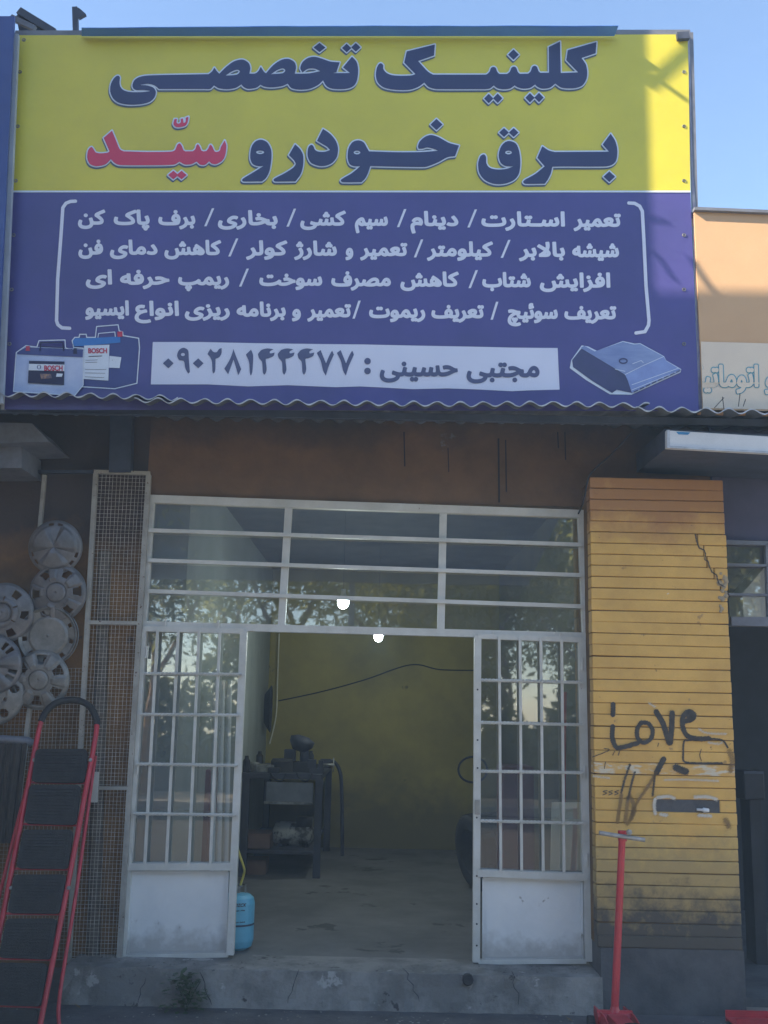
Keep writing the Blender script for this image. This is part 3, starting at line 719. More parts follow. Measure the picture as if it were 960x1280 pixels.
# ------------------------------------------------------------------ red step ladder, folded, leaning on the mesh
LP = Plane(P(85, 880, -.20), P(-40, 1292, -.80), P(75, 1292, -.80))
lad = thing('step_ladder', LP.at(30, 1285), 'folded red step ladder with black treads leaning on the mesh screen', 'ladder')
def lp(x, y, l=0): return LP.at(x, y, l)
obj('rail', tube(smooth_line([lp(52, 900, .0), lp(45, 930, .0), lp(20, 1060, .0), lp(-25, 1292, .0)]), .016, 10), M_red, lad, True)
obj('rail', tube(smooth_line([lp(121, 905, .0), lp(117, 935, .0), lp(84, 1110, .0), lp(48, 1292, .0)]), .016, 10), M_red, lad, True)
obj('rear_rail', tube(smooth_line([lp(46, 935, -.05), lp(14, 1060, -.05), lp(-28, 1230, -.05)]), .0115, 8), M_red, lad, True)
obj('rear_rail', tube(smooth_line([lp(119, 945, -.05), lp(96, 1110, -.05), lp(74, 1250, -.05), lp(77, 1292, -.05)]), .0115, 8), M_red, lad, True)
ar = [lp(51, 902), lp(58, 889), lp(70, 879), lp(86, 875), lp(102, 877), lp(114, 885), lp(121, 900), lp(121, 906)]
obj('handle_grip', tube(smooth_line(ar), .021, 12), M_black, lad, True)
treads = [((45, 936), (109, 936), (105, 978), (39, 977)), ((37, 981), (101, 981), (94, 1031), (30, 1029)), ((29, 1037), (91, 1037), (84, 1086), (20, 1085)),
          ((18, 1093), (83, 1093), (74, 1142), (9, 1141)), ((8, 1148), (71, 1148), (63, 1199), (-2, 1197)), ((-3, 1203), (59, 1204), (50, 1258), (-13, 1256)), ((-14, 1262), (47, 1262), (40, 1310), (-25, 1310))]
def tread(q, idx):
    a, b, c, d = q; n = LP.n; pts = []
    def corner(p, q1, q2, k=5):
        p = Vector(p); e1 = (Vector(q1) - p).normalized() * 6; e2 = (Vector(q2) - p).normalized() * 6
        return [((p + e1) * (1 - t) ** 2 + 2 * p * t * (1 - t) + (p + e2) * t * t) for t in [i / (k - 1) for i in range(k)]]
    for i in range(4): pts += corner(q[i], q[i - 1], q[(i + 1) % 4])
    W = [lp(p[0], p[1], .022) for p in pts]
    V, Fc = poly_prism(W, -n * .03)
    tr_ = obj('tread', (V, Fc), M_black, lad); bevel(tr_, .006, 2)
    mb = MB()
    for k in range(11):
        t = .1 + .8 * k / 10
        A = Vector(a).lerp(Vector(d), t); B = Vector(b).lerp(Vector(c), t); A2 = A.lerp(B, .07); B2 = A.lerp(B, .93)
        mb.add(*bar(lp(A2.x, A2.y, .024), lp(B2.x, B2.y, .024), .009, .009, n))
    r_ = mb.build('tread_rib', M_black, tr_)
    r_['kind'] = 'stuff'
    A = Vector(d) + Vector((-3, 1)); B = Vector(c) + Vector((3, 1))
    obj('cross_brace', bar(lp(A.x, A.y, -.01), lp(B.x, B.y, -.01), .012, .012, n), M_red, lad)
for i, q in enumerate(treads): tread(q, i)
for (x, y) in ((43, 950), (113, 950), (14, 1110), (86, 1110)): obj('rivet', lathe([(.012, 0), (.011, .006), (0, .008)], lp(x, y, .014), LP.n, 10), M_alu, lad)

# ------------------------------------------------------------------ awning
YA = -.90
def awning(xa, xb, ya, yb, lift, label, yoff=0):
    A = P(xa, ya, YA + yoff); B = P(xb, yb, YA + yoff); L = B - A; n = int(L.length / .012)
    pitch = .142; amp = .0155; V = []; Fc = []
    back = Vector((0, .95 - yoff + .03, .16))
    rows = [(0, 0), (.35, 0), (1, 0)]
    rnd = random.Random(xa)
    dips = [rnd.uniform(-.006, .006) for _ in range(60)]
    for i in range(n + 1):
        t = i / n; s = t * L.length; dz = amp * math.cos(2 * math.pi * s / pitch)
        dd = dips[int(s / .5) % 60] * (1 - (s / .5) % 1) + dips[(int(s / .5) + 1) % 60] * ((s / .5) % 1)
        for (k, _) in rows:
            V.append(A + L * t + back * k + Vector((0, rnd.uniform(-.002, .002) if k == 0 else 0, dz + lift + dd)))
    for i in range(n):
        for j in range(2): Fc.append((i * 3 + j, i * 3 + j + 1, i * 3 + 3 + j + 1, i * 3 + 3 + j))
    t_ = thing('awning_sheet', A.lerp(B, .5), label, 'awning', 'corrugated sheets of the awning')
    o = mk('corrugated_sheet', V, Fc, M_tin, t_); sd_ = o.modifiers.new('thick', 'SOLIDIFY'); sd_.thickness = .0015; sd_.offset = 1
    # paler strip along the front edge, uneven in height
    Ve = []; Fe = []
    for i in range(n + 1):
        v = V[i * 3] + Vector((0, -.003, -.001)); hgt = .003 + .006 * abs(math.sin(i * .37))
        Ve += [v, v + Vector((0, 0, hgt)), v + Vector((0, .006, hgt)), v + Vector((0, .006, 0))]
        if i:
            k = 4 * i; Fe += [(k - 4 + j, k - 4 + (j + 1) % 4, k + (j + 1) % 4, k + j) for j in range(4)]
    mk('front_lip', Ve, Fe, M_tinedge, t_)
    return t_
awning(-120, 222, 491, 499, .004, 'left corrugated tin awning sheet above the hubcaps')
awning(168, 812, 500, 506, -.006, 'long middle corrugated tin awning sheet right under the big sign', -.006)
awning(795, 1100, 512, 519, .004, 'right corrugated tin awning sheet in front of the apricot wall')
pu = obj('awning_beam', bar(P(-150, 509, -.70), P(1100, 532, -.70), .045, .04), M_dark); tag(pu, 'long grey steel tube carrying the front of the awning', 'beam')
for (x, yy) in ((150, 570), (400, None), (620, None)):
    if yy:
        o = obj('awning_bracket', prism([P(138, 503, -.10), P(165, 504, -.10), P(163, 590, -.10), P(136, 590, -.10)], Vector((0, .08, 0))), M_dark); tag(o, 'dark blue steel post stub above the narrow mesh screen', 'bracket')
# grey box under the awning, left
gb = thing('junction_box', P(25, 586, -.35), 'grey hooded metal box fixed under the awning at the left edge', 'box')
obj('hood', poly_prism([P(-60, 527, -.5), P(40, 529, -.5), P(62, 552, -.5), P(-60, 556, -.5)], Vector((0, .45, 0))), M_steel, gb)
obj('body', prism([P(-40, 557, -.4), P(27, 558, -.4), P(27, 585, -.4), P(-40, 585, -.4)], Vector((0, .4, 0))), M_steel, gb)
# cable slung from awning to the pillar corner
cb = obj('cable', tube(smooth_line([P(790, 540, -.35), P(765, 567, -.3), P(742, 588, -.31), P(735, 600, -.31), P(729, 628, -.29), P(723, 642, -.03)]), .006, 6), M_soot); tag(cb, 'black cable sagging from the awning past the pillar corner', 'cable')

# ------------------------------------------------------------------ light box of the next shop (right)
lb = thing('light_box', P(900, 590, -.8), 'white light box with a dark underside hanging at the right edge', 'sign')
TLb, TRb, BRb, BLb = P(833, 538, -.80), P(1050, 551, -.80), P(1050, 572, -.80), P(833, 560, -.80)
obj('face', prism([TLb, TRb, BRb, BLb], Vector((0, .03, 0))), M_lite, lb)
obj('casing', prism([BLb + Vector((0, .032, 0)), BRb + Vector((0, .032, 0)), BRb + Vector((0, .75, 0.02)), BLb + Vector((0, .75, .02))], Vector((0, 0, .13))), M_dark, lb)
obj('trim', bar(BLb + Vector((0, -.006, .005)), BRb + Vector((0, -.006, .005)), .014, .012), M_tinedge, lb)
obj('trim', bar(TLb + Vector((.01, -.006, 0)), BLb + Vector((.01, -.006, 0.012)), .018, .010), M_tinedge, lb)
LBP = Plane(TLb, TRb, BLb)
print_polys('blue_mark', [[(845, 539.5), (863, 540.5), (860, 543.5), (848, 543)]], LBP, .003, mat('ink_azure', (.05, .25, .5)), lb)

# neighbour to the right: dark shop front
nb = thing('neighbour_shop', P(945, 1200, -.05), 'dark open front of the next shop with a grey framed upper window', 'building')
xn0 = px1 + .02
obj('wall', box(xn0, 6, -.02, .25, P(940, 676, 0).z, ZAW + .2), mat('plum_painted_wall', (.075, .07, .13), (.05, .05, .09), 3, .7), nb)
def npx(a, b, w_, nm, m=M_steel, Y=-.04, d=.04): bpx(a, b, w_, d, Y, m, nb, nm)
npx((905, 678), (1050, 682), 5, 'window_rail'); npx((908, 706), (1050, 709), 3, 'glazing_bar'); npx((910, 743), (1050, 746), 3, 'glazing_bar'); npx((912, 777), (1050, 779), 11, 'window_sill', M_steel, -.06, .08)
npx((958, 680), (961, 778), 4, 'mullion')
obj('pane', ([P(908, 680, .0), P(1050, 684, .0), P(1050, 776, .0), P(912, 774, .0)], [(0, 1, 2, 3)]), M_glass, nb)
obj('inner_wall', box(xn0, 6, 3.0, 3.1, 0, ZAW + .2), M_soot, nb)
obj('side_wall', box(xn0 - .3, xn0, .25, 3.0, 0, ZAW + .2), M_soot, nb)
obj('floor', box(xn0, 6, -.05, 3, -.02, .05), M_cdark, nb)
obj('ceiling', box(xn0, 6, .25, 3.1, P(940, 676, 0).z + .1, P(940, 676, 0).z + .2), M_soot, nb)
o = obj('roof_vent', poly_prism([P(928, 742, .5), P(958, 706, .5), P(990, 700, .5), P(1000, 772, .5), P(930, 772, .5)], Vector((0, .3, 0))), M_panel); tag(o, 'pale sloping sheet metal piece behind the next shop window', 'panel')
mt = thing('steel_cabinet', P(945, 1000, .8), 'small dark steel case with a pale top edge in the next shop', 'case')
bevel(obj('body', box(P(930, 980, .8).x, P(956, 980, .8).x, .8, 1.1, P(940, 1000, .8).z, P(940, 964, .8).z), M_soot, mt), .01)
obj('lid_edge', box(P(931, 980, .79).x, P(955, 980, .79).x, .785, .798, P(940, 967, .79).z, P(940, 964, .79).z), M_dark, mt)
obj('stand', box(P(936, 980, .85).x, P(950, 980, .85).x, .85, 1.05, .05, P(940, 1000, .8).z), M_soot, mt)

# apricot wall behind, top right, with its own lettering
YW = -.81
aw = thing('apricot_wall', P(930, 500, YW), 'apricot rendered parapet wall with pale blue lettering, right of the big sign', 'wall')
q = [P(867.5, 262, YW), P(1250, 278, YW), P(1250, 520, YW), P(879, 512, YW)]
obj('render', prism(q, Vector((0, .12, 0))), M_ywall, aw)
obj('coping', bar(P(867, 262, YW - .01) + Vector((0, .06, 0)), P(1250, 278, YW - .01) + Vector((0, .06, 0)), .02, .16), M_steel, aw)
WPL = Plane(q[0], q[1], q[3])
zw = lambda x, y: (700 + x / 3.692, 410 + y / 3.692)
pale = mat('band_cream', (.74, .64, .50), (.68, .58, .46), 2, .8); teal = mat('ink_teal', (.12, .36, .44), (.10, .32, .40), 4, .7)
print_polys('painted_band', [[(876, 427), (1250, 437), (1250, 518), (878.6, 510)]], WPL, .003, pale, aw)
for (t_, xa, xb, bs) in (('اتوماتیک', 560, 917, 268), ('و', 944, 1010, 270)):
    X0 = zw(xa, 0)[0]; X1 = zw(xb, 0)[0]; by = zw(0, bs)[1]
    s, gx, gy = word_sdf(t_, X0, X1, by, 36, 1.5, .5, 3)
    cl = lambda pl: [p for p in pl if min(v[0] for v in p) > 878]
    print_polys('wall_lettering', cl(march(s - .9, gx, gy, .5)), WPL, .006, teal, aw); print_polys('wall_lettering_face', cl(march(s + .3, gx, gy, .5)), WPL, .009, pale, aw)
mb = MB()
for (x, y, x2, y2) in ((893, 510, 905, 497), (905, 512, 903, 496), (923, 508, 925, 492), (929, 508, 932, 499)): mb.add(*tube([P(x, y, -.885), P(x2, y2, -.885)], .0025, 5))
o = mb.build('wire_stubs', M_soot); tag(o, 'thin bent wire ends sticking up behind the right awning sheet', 'wire')

# ------------------------------------------------------------------ the big banner sign
BL_, BR_ = P(4, 512, -.80), P(874, 514, -.80)
SP = Plane(BL_, BR_, P(860, 43, -.80))
sg = thing('shop_sign', SP.at(440, 500), 'huge yellow and blue printed banner sign with dark calligraphic lettering', 'sign')
B1 = lambda x, y, l=0: SP.at(x, y, l)
def wavy(top, bot, name, m, nxx=60, nyy=16):
    V = []; Fc = []
    for j in range(nyy + 1):
        for i in range(nxx + 1):
            a = Vector(top[0]).lerp(Vector(top[1]), i / nxx); b = Vector(bot[0]).lerp(Vector(bot[1]), i / nxx); p = a.lerp(b, j / nyy)
            V.append(B1(p.x, p.y, 0))
    for j in range(nyy):
        for i in range(nxx): k = j * (nxx + 1) + i; Fc.append((k, k + nxx + 1, k + nxx + 2, k + 1))
    return mk(name, V, Fc, m, sg)
wavy(((22, 44), (860, 43)), ((16.5, 240), (863, 240)), 'yellow_banner', M_bY, 2, 2)
wavy(((16.5, 240), (863, 240)), ((4, 512), (874, 514)), 'blue_banner', M_bB, 2, 2)
# frame behind and fabric edge folds
def sbar(a, b, w_, d_, nm, m=M_steel, l=-.03): obj(nm, bar(B1(*a, l), B1(*b, l), w_, d_, SP.n), m, sg)
sbar((20, 43), (862, 42), .035, .035, 'frame_tube'); sbar((862.5, 43), (875, 512), .03, .045, 'frame_tube'); sbar((20, 43), (3, 512), .035, .035, 'frame_tube')
sbar((440, 46), (440, 512), .035, .035, 'frame_tube', l=-.04); sbar((10, 270), (868, 270), .035, .035, 'frame_tube', l=-.04)
# ragged cloth edge at right
V = []; Fc = []; random.seed(9); n = 40
for i in range(n + 1):
    t = i / n; x = 860 + 14 * t; y = 43 + 470 * t; wv = 1.2 + 2.0 * max(0, math.sin(t * 17)) * (1 if t > .35 else .3)
    V += [B1(x - .5, y, .001), B1(x + wv, y, -.004), B1(x + wv + 1.0, y, -.05)]
    if i: k = 3 * i; Fc += [(k - 3, k - 2, k + 1, k), (k - 2, k - 1, k + 2, k + 1)]
mk('folded_edge', V, Fc, mat('banner_hem', (.30, .32, .36), (.10, .10, .22), 4, .5), sg)
V = []; Fc = []
for i in range(n + 1):
    t = i / n; x = 22 - 18 * t; y = 44 + 468 * t
    V += [B1(x + 1.5, y, .002), B1(x - 1.6 - 1.5 * abs(math.sin(t * 7)), y, .0), B1(x - 2.5, y, -.05)]
    if i: k = 3 * i; Fc += [(k - 3, k - 2, k + 1, k), (k - 2, k - 1, k + 2, k + 1)]
mk('folded_edge', V, Fc, mat('banner_hem_pale', (.45, .48, .52), None, 4, .5), sg)
for (x, y) in [(30 + k * 82, 50) for k in range(11) if not 95 < 30 + k * 82 < 775] + [(855, 90 + k * 68) for k in range(6)] + [(25 - k * 2.6, 90 + k * 68) for k in range(6)]:
    obj('eyelet', lathe([(.006, .004), (.011, .005), (.013, .001)], B1(x, y, 0), SP.n, 10), M_alu, sg)
# back stays
for (x, yt, yb_) in ((60, 60, 500), (440, 60, 500), (850, 60, 500)):
    a = B1(x, yt, -.05); b = B1(x, yb_, -.05); obj('back_stay', bar(a, Vector((b.x, b.y + 1.3, b.z)), .03, .03, Vector((1, 0, 0))), M_steel, sg)
# ---- title, traced as closed curves
TITLE = []
o1 = (130, 40); s1 = 4.8; K = 816
TITLE.append(('n', o1, s1, [[(70, 268), (84, 262), (95, 272), (93, 302), (98, 328), (116, 348), (145, 358), (180, 361), (235, 360), (283, 354, 1), (235, 348), (195, 348), (176, 338), (171, 318), (182, 290), (212, 270), (262, 261), (400, 257), (628, 253, 1), (648, 236), (662, 213, 1), (678, 236), (692, 250, 1),
     (735, 208), (780, 176), (830, 165), (866, 184), (878, 215), (872, 250, 1), (905, 249), (925, 236), (941, 208, 1), (958, 236), (972, 248, 1), (1014, 200), (1062, 168), (1106, 161), (1142, 180), (1152, 212), (1144, 250, 1),
     (K + 368, 250, 1), (K + 420, 247), (K + 482, 235, 1), (K + 448, 220), (K + 408, 221), (K + 374, 243, 1), (K + 362, 215), (K + 376, 180), (K + 410, 155), (K + 450, 149), (K + 492, 160), (K + 542, 177), (K + 598, 182, 1), (K + 578, 242, 1), (K + 548, 247, 1), (K + 660, 246, 1), (K + 618, 212, 1), (K + 672, 148, 1),
     (K + 700, 180), (K + 709, 230), (K + 702, 290), (K + 680, 325), (K + 635, 341), (K + 560, 341), (K + 520, 325), (K + 498, 290, 1), (K + 468, 318), (K + 420, 340), (K + 360, 346), (K + 310, 337), (K + 286, 310, 1), (K + 250, 325), (K + 190, 332), (K + 148, 328), (K + 122, 316, 1), (K + 98, 334), (K + 50, 341), (K + 22, 330), (824, 314, 1),
     (790, 335), (740, 343), (690, 338), (660, 320, 1), (638, 341), (600, 342), (330, 342, 1), (302, 320), (262, 311), (212, 318, 1), (260, 321), (296, 334), (311, 360), (301, 395), (272, 420), (220, 433), (150, 436), (90, 425), (56, 400), (38, 360), (40, 318), (54, 286)],
     diamond(K + 477, 93, 36, 28), diamond(K + 640, 96, 28, 26), diamond(K + 695, 92, 28, 26)],
     [[(728, 262, 1), (765, 238), (800, 226), (815, 238), (795, 256)], [(K + 186, 253, 1), (K + 222, 229), (K + 256, 218), (K + 272, 230), (K + 256, 247)]]))
o3 = (460, 40); s3 = 6.4; K = 896
TITLE.append(('n', o3, s3, [[(88, 256), (105, 250), (122, 266), (123, 295), (146, 325), (190, 344), (260, 350), (345, 347), (380, 337, 1), (290, 245, 1), (310, 155, 1), (535, 100, 1), (528, 188, 1), (400, 232, 1), (478, 315), (520, 341, 1),
     (940, 341, 1), (K + 55, 338, 1), (K + 76, 318), (K + 88, 288), (K + 108, 279), (K + 126, 288), (K + 138, 318), (K + 155, 336, 1), (K + 215, 336, 1), (K + 238, 318), (K + 252, 286), (K + 272, 276), (K + 290, 286), (K + 302, 318), (K + 318, 334, 1), (K + 385, 333, 1), (K + 405, 315), (K + 418, 280), (K + 437, 270), (K + 456, 280), (K + 468, 312), (K + 482, 326, 1), (K + 552, 326, 1), (K + 550, 120, 1), (K + 640, 76, 1), (K + 646, 328, 1),
     (K + 785, 323, 1), (K + 690, 225, 1), (K + 702, 145, 1), (K + 932, 80, 1), (K + 925, 170, 1), (K + 812, 208, 1), (K + 846, 258), (K + 858, 320), (K + 850, 380), (K + 815, 430), (K + 750, 450), (K + 655, 446), (K + 602, 412, 1), (K + 560, 445), (K + 500, 453), (K + 462, 440), (K + 440, 420, 1), (K + 400, 447), (K + 345, 453), (K + 300, 442), (K + 277, 427, 1), (K + 240, 452), (K + 185, 458), (K + 140, 450), (K + 110, 428, 1), (K + 78, 452), (K + 40, 457), (940, 457, 1), (560, 457), (520, 452), (482, 438), (450, 405, 1),
     (400, 440), (330, 462), (220, 462), (130, 445), (80, 405), (63, 350), (70, 290)],
     diamond(K + 268, 181, 43, 42), diamond(K + 70, 532, 37, 38), diamond(K + 142, 530, 37, 38), diamond(K + 400, 526, 37, 38), diamond(K + 472, 524, 37, 38)], []))
o5 = (100, 140); s5 = 4.8
TITLE.append(('r', o5, s5, [[(56, 218), (70, 210), (83, 226), (95, 243), (125, 248), (165, 244), (177, 236, 1), (142, 155, 1), (192, 112, 1), (214, 165), (238, 222), (262, 236, 1), (400, 240), (545, 238), (570, 228), (584, 197), (598, 188), (612, 206), (620, 228), (632, 236, 1), (676, 236, 1), (692, 222), (700, 198), (709, 194), (720, 210), (728, 230), (740, 236, 1), (758, 234, 1), (770, 218), (778, 200), (786, 197), (796, 212), (806, 234), (820, 240), (838, 232), (845, 210, 1), (868, 170, 1), (878, 205), (871, 260), (852, 293), (818, 312), (792, 310), (775, 296, 1), (750, 316), (722, 316), (700, 297, 1), (670, 312), (630, 315), (597, 298, 1), (560, 316), (400, 319), (240, 318), (208, 306), (185, 283, 1), (152, 314), (100, 325), (60, 312), (44, 278), (46, 238)],
     diamond(560, 378, 31, 26), diamond(609, 378, 31, 26),
     [(567, 42, 1), (560, 70), (572, 88), (595, 91), (632, 82), (646, 60), (651, 28, 1), (634, 34, 1), (634, 58), (622, 64), (618, 38, 1), (604, 42, 1), (604, 62), (590, 70), (579, 62), (582, 42, 1)]], []))
o6 = (290, 140); s6 = 6.4
TITLE.append(('n', o6, s6, [[(235, 221), (282, 243), (312, 300), (315, 375), (300, 470), (272, 528), (240, 555, 1), (92, 556), (80, 545), (92, 530), (170, 483), (252, 432, 1), (205, 432), (165, 415), (146, 370), (150, 305), (165, 262), (193, 232)],
     [(505, 258, 1), (546, 298), (570, 350), (568, 430), (548, 500), (508, 555, 1), (345, 556), (332, 545), (342, 531), (420, 490), (488, 447), (512, 415, 1), (495, 385), (455, 345, 1)],
     [(728, 135, 1), (786, 175), (830, 230), (848, 290), (838, 360), (800, 408), (748, 430), (690, 430), (632, 406), (607, 360), (605, 310), (616, 275), (636, 262), (652, 275), (662, 300), (688, 316), (740, 318), (785, 304, 1), (760, 278), (720, 254), (680, 230, 1)]], [ell(225, 322, 32, 14)]))
o7 = (430, 140); s7 = 4.8
TITLE.append(('n', o7, s7, [[(85, 170), (118, 182), (138, 215), (150, 236, 1), (300, 241), (430, 241), (500, 238), (565, 232, 1), (535, 220), (500, 213), (470, 220), (448, 221, 1), (444, 205), (456, 175), (488, 148), (525, 138), (570, 152), (630, 185), (690, 201, 1), (666, 265, 1), (620, 272), (568, 300), (515, 322), (480, 330), (300, 328), (158, 324, 1), (142, 370), (126, 400), (105, 421, 1), (-8, 421), (-20, 411), (-8, 399), (42, 370), (78, 342), (98, 325, 1), (60, 325), (34, 312), (22, 275), (27, 220), (50, 182)], diamond(555, 75, 36, 34)], [ell(78, 243, 20, 11)]))
TITLE.append(('n', (580, 140), 4.8, [[(120, 254), (132, 270), (135, 310), (156, 335), (200, 345), (255, 341), (296, 326, 1), (250, 324), (220, 304), (208, 260), (220, 212), (245, 182), (275, 174), (312, 190), (331, 235), (338, 300), (330, 368), (300, 408), (245, 430), (180, 431), (125, 408), (92, 365), (85, 310), (98, 266)],
     diamond(240, 123, 29, 27), diamond(298, 123, 29, 27),
     [(470, 205, 1), (508, 230), (545, 240, 1), (870, 238, 1), (832, 195, 1), (880, 130, 1), (908, 175), (920, 230), (914, 288), (888, 317), (840, 327), (600, 327), (530, 328, 1), (520, 370), (503, 405), (485, 430, 1), (368, 431), (355, 420), (366, 406), (430, 370), (484, 326, 1), (440, 275, 1)], diamond(872, 388, 35, 32)], [ell(267, 243, 20, 11)]))
for (k, o_, s_, outs, holes) in TITLE:
    oc = [spline_closed(c, o_, s_) for c in outs]; hc = [spline_closed(c, o_, s_) for c in holes]
    X, Y, gx, gy = grid(bounds(oc), 6, .5)
    s = closed_sdf(X, Y, oc, hc)
    print_polys('title_shadow', march(s - 1.7, gx - .7, gy + 2.0, .5), SP, .003, M_shad, sg)
    print_polys('title_outline', march(s - 1.6, gx, gy, .5), SP, .006, M_outl, sg)
    print_polys('title_lettering', march(s, gx, gy, .5), SP, .009, M_inkred if k == 'r' else M_navy, sg)
print_polys('division_line', [[(16.5, 238.2), (863, 238.2), (863, 240.5), (16.5, 240.5)]], SP, .003, M_outl, sg)
# ---- service lines
za = lambda x: 60 + x / 3.5556; zb_ = lambda x: 310 + x / 3.5556; zc2 = lambda x: 560 + x / 3.5556
LINES = [
 (279.6, 282.6, [('کن', za(133), za(255)), ('پاک', za(292), za(452)), ('برف', za(490), za(655)), ('/', za(695), za(738)), ('بخاری', za(755), zb_(132)), ('/', zb_(172), zb_(213)), ('کشی', zb_(232), zb_(435)), ('سیم', zb_(475), zb_(622)), ('/', zb_(663), zb_(703)), ('دینام', zb_(722), zb_(935)), ('/', zc2(87), zc2(128)), ('اسـتارت', zc2(148), zc2(520)), ('تعمیر', zc2(558), zc2(768))]),
 (317.0, 320.6, [('فن', za(135), za(245)), ('دمای', za(275), za(487)), ('کاهش', za(517), za(770)), ('/', za(802), za(845)), ('کولر', za(880), zb_(175)), ('شارژ', zb_(205), zb_(395)), ('و', zb_(433), zb_(468)), ('تعمیر', zb_(498), zb_(708)), ('/', zb_(738), zb_(778)), ('کیلومتر', zb_(795), zc2(200)), ('/', zc2(235), zc2(277)), ('بالابر', zc2(315), zc2(520)), ('شیشه', zc2(552), zc2(760))]),
 (354.3, 358.9, [('ای', za(168), za(285)), ('حرفه', za(320), za(540)), ('ریمپ', za(578), za(805)), ('/', za(850), za(892)), ('سوخت', zb_(50), zb_(330)), ('مصرف', zb_(370), zb_(635)), ('کاهش', zb_(677), zb_(937)), ('/', zc2(92), zc2(132)), ('شتاب', zc2(152), zc2(368)), ('افزایش', zc2(408), zc2(722))]),
 (393.0, 398.4, [('ایسیو', za(165), za(360)), ('انواع', za(385), za(582)), ('ریزی', za(608), za(808)), ('برنامه', za(838), zb_(168)), ('و', zb_(195), zb_(235)), ('تعمیر', zb_(263), zb_(458)), ('/', zb_(465), zb_(500)), ('ریموت', zb_(538), zb_(788)), ('تعریف', zb_(815), zc2(160)), ('/', zc2(190), zc2(223)), ('سوئیچ', zc2(265), zc2(488)), ('تعریف', zc2(517), zc2(748))])]
for (ya, yb_, ws) in LINES:
    polys = []
    for (t_, xa, xb) in ws:
        by = ya + (yb_ - ya) * ((xa + xb) / 2 - 95) / 680
        if t_ == '/':
            xa += 1.2; xb -= 1.2; c = [(xb - 1.5, by - 20), (xb + 1.5, by - 20), (xa + 1.5, by + 2.5), (xa - 1.5, by + 2.5)]; print_polys('printed_slash', [c], SP, .003, M_txt, sg); continue
        s, gx, gy = word_sdf(t_, xa, xb, by, SY, 1.2, .4); print_polys('printed_word', march(s, gx, gy, .4), SP, .003, M_txt, sg)
def stroke(name, lines, wd, m, lift=.003, cell=.4):
    X, Y, gx, gy = grid(bounds(lines), wd, cell); print_polys(name, march(stroke_sdf(X, Y, lines, wd), gx, gy, cell), SP, lift, m, sg)
stroke('bracket_mark', [[(za(x), 245 + y / 3.5556) for x, y in [(122, 23), (100, 24), (80, 32), (66, 52), (56, 200), (43, 370), (38, 555), (44, 572), (62, 586), (96, 588)]]], 4.2, M_txt)
stroke('bracket_mark', [[(760 + x / 4.8, 240 + y / 4.8) for x, y in [(125, 66), (160, 68), (190, 85), (206, 115), (216, 300), (228, 560), (246, 770), (243, 800), (222, 838), (168, 846)]]], 4.2, M_txt)
# ---- phone strip
print_polys('phone_panel', [[(191, 427.5), (250, 427.5), (320, 429), (400, 430), (450, 430.5), (520, 432), (600, 433.5), (640, 434.5), (697, 435), (699.5, 487), (660, 488), (640, 489), (600, 487), (560, 485.5), (516, 486.5), (480, 484.5), (450, 483), (420, 484), (360, 481.5), (310, 483), (260, 480.5), (188.5, 480.5)]], SP, .003, M_box, sg)
o9 = (180, 415); s9 = 3.5556
def sh(c, dx): return [(p[0] + dx, *p[1:]) for p in c]
D4 = [(506, 98, 1), (522, 80), (548, 73), (576, 77, 1), (560, 86), (561, 95), (581, 91, 1), (575, 107), (553, 117), (541, 121), (545, 165), (536, 189), (528, 178), (525, 135), (511, 116)]
D7 = [(768, 93, 1), (785, 80, 1), (797, 110), (809, 140, 1), (822, 108), (836, 82, 1), (844, 100, 1), (822, 150), (808, 194, 1), (796, 172), (786, 130)]
DG = [diamond(108, 139, 24, 22), diamond(241, 139, 24, 22), [(176, 70), (196, 82), (199, 115), (204, 178, 1), (196, 185, 1), (184, 162), (177, 130), (156, 124), (147, 104), (156, 80)],
      [(282, 98, 1), (296, 74, 1), (308, 88), (323, 89), (333, 76), (345, 71, 1), (344, 95), (334, 112), (318, 119, 1), (316, 172), (308, 184), (304, 172), (302, 132), (294, 112)],
      [(397, 75, 1), (406, 100), (432, 165, 1), (419, 192, 1), (398, 122, 1), (374, 188, 1), (357, 163, 1), (380, 125), (392, 95)],
      [(476, 78, 1), (485, 105), (482, 172), (475, 193), (470, 178), (467, 135), (453, 100, 1)], D4, sh(D4, 88), sh(D4, 176), D7, sh(D7, 89)]
oc = [spline_closed(c, o9, s9) for c in DG]; X, Y, gx, gy = grid(bounds(oc), 2, .4)
inkgrey = mat('ink_slate_blue', (.075, .09, .20), (.07, .085, .18), 2, .42)
print_polys('phone_digits', march(closed_sdf(X, Y, oc, [spline_closed(ell(173, 100, 9, 7), o9, s9)]), gx, gy, .4), SP, .006, inkgrey, sg)
polys = []
for (t_, xa, xb, b_) in (('مجتبی', 525, 838, 190), ('حسینی', 153, 488, 186)):
    s, gx, gy = word_sdf(t_, 430 + xa / 3.4286, 430 + xb / 3.4286, 415 + b_ / 3.4286, 33, 1.3, .4); polys += march(s, gx, gy, .4)
for yy in (125, 167):
    cc = spline_closed(ell(101, yy, 14, 14), (430, 415), 3.4286); polys.append(cc)
print_polys('name_lettering', polys, SP, .006, inkgrey, sg)
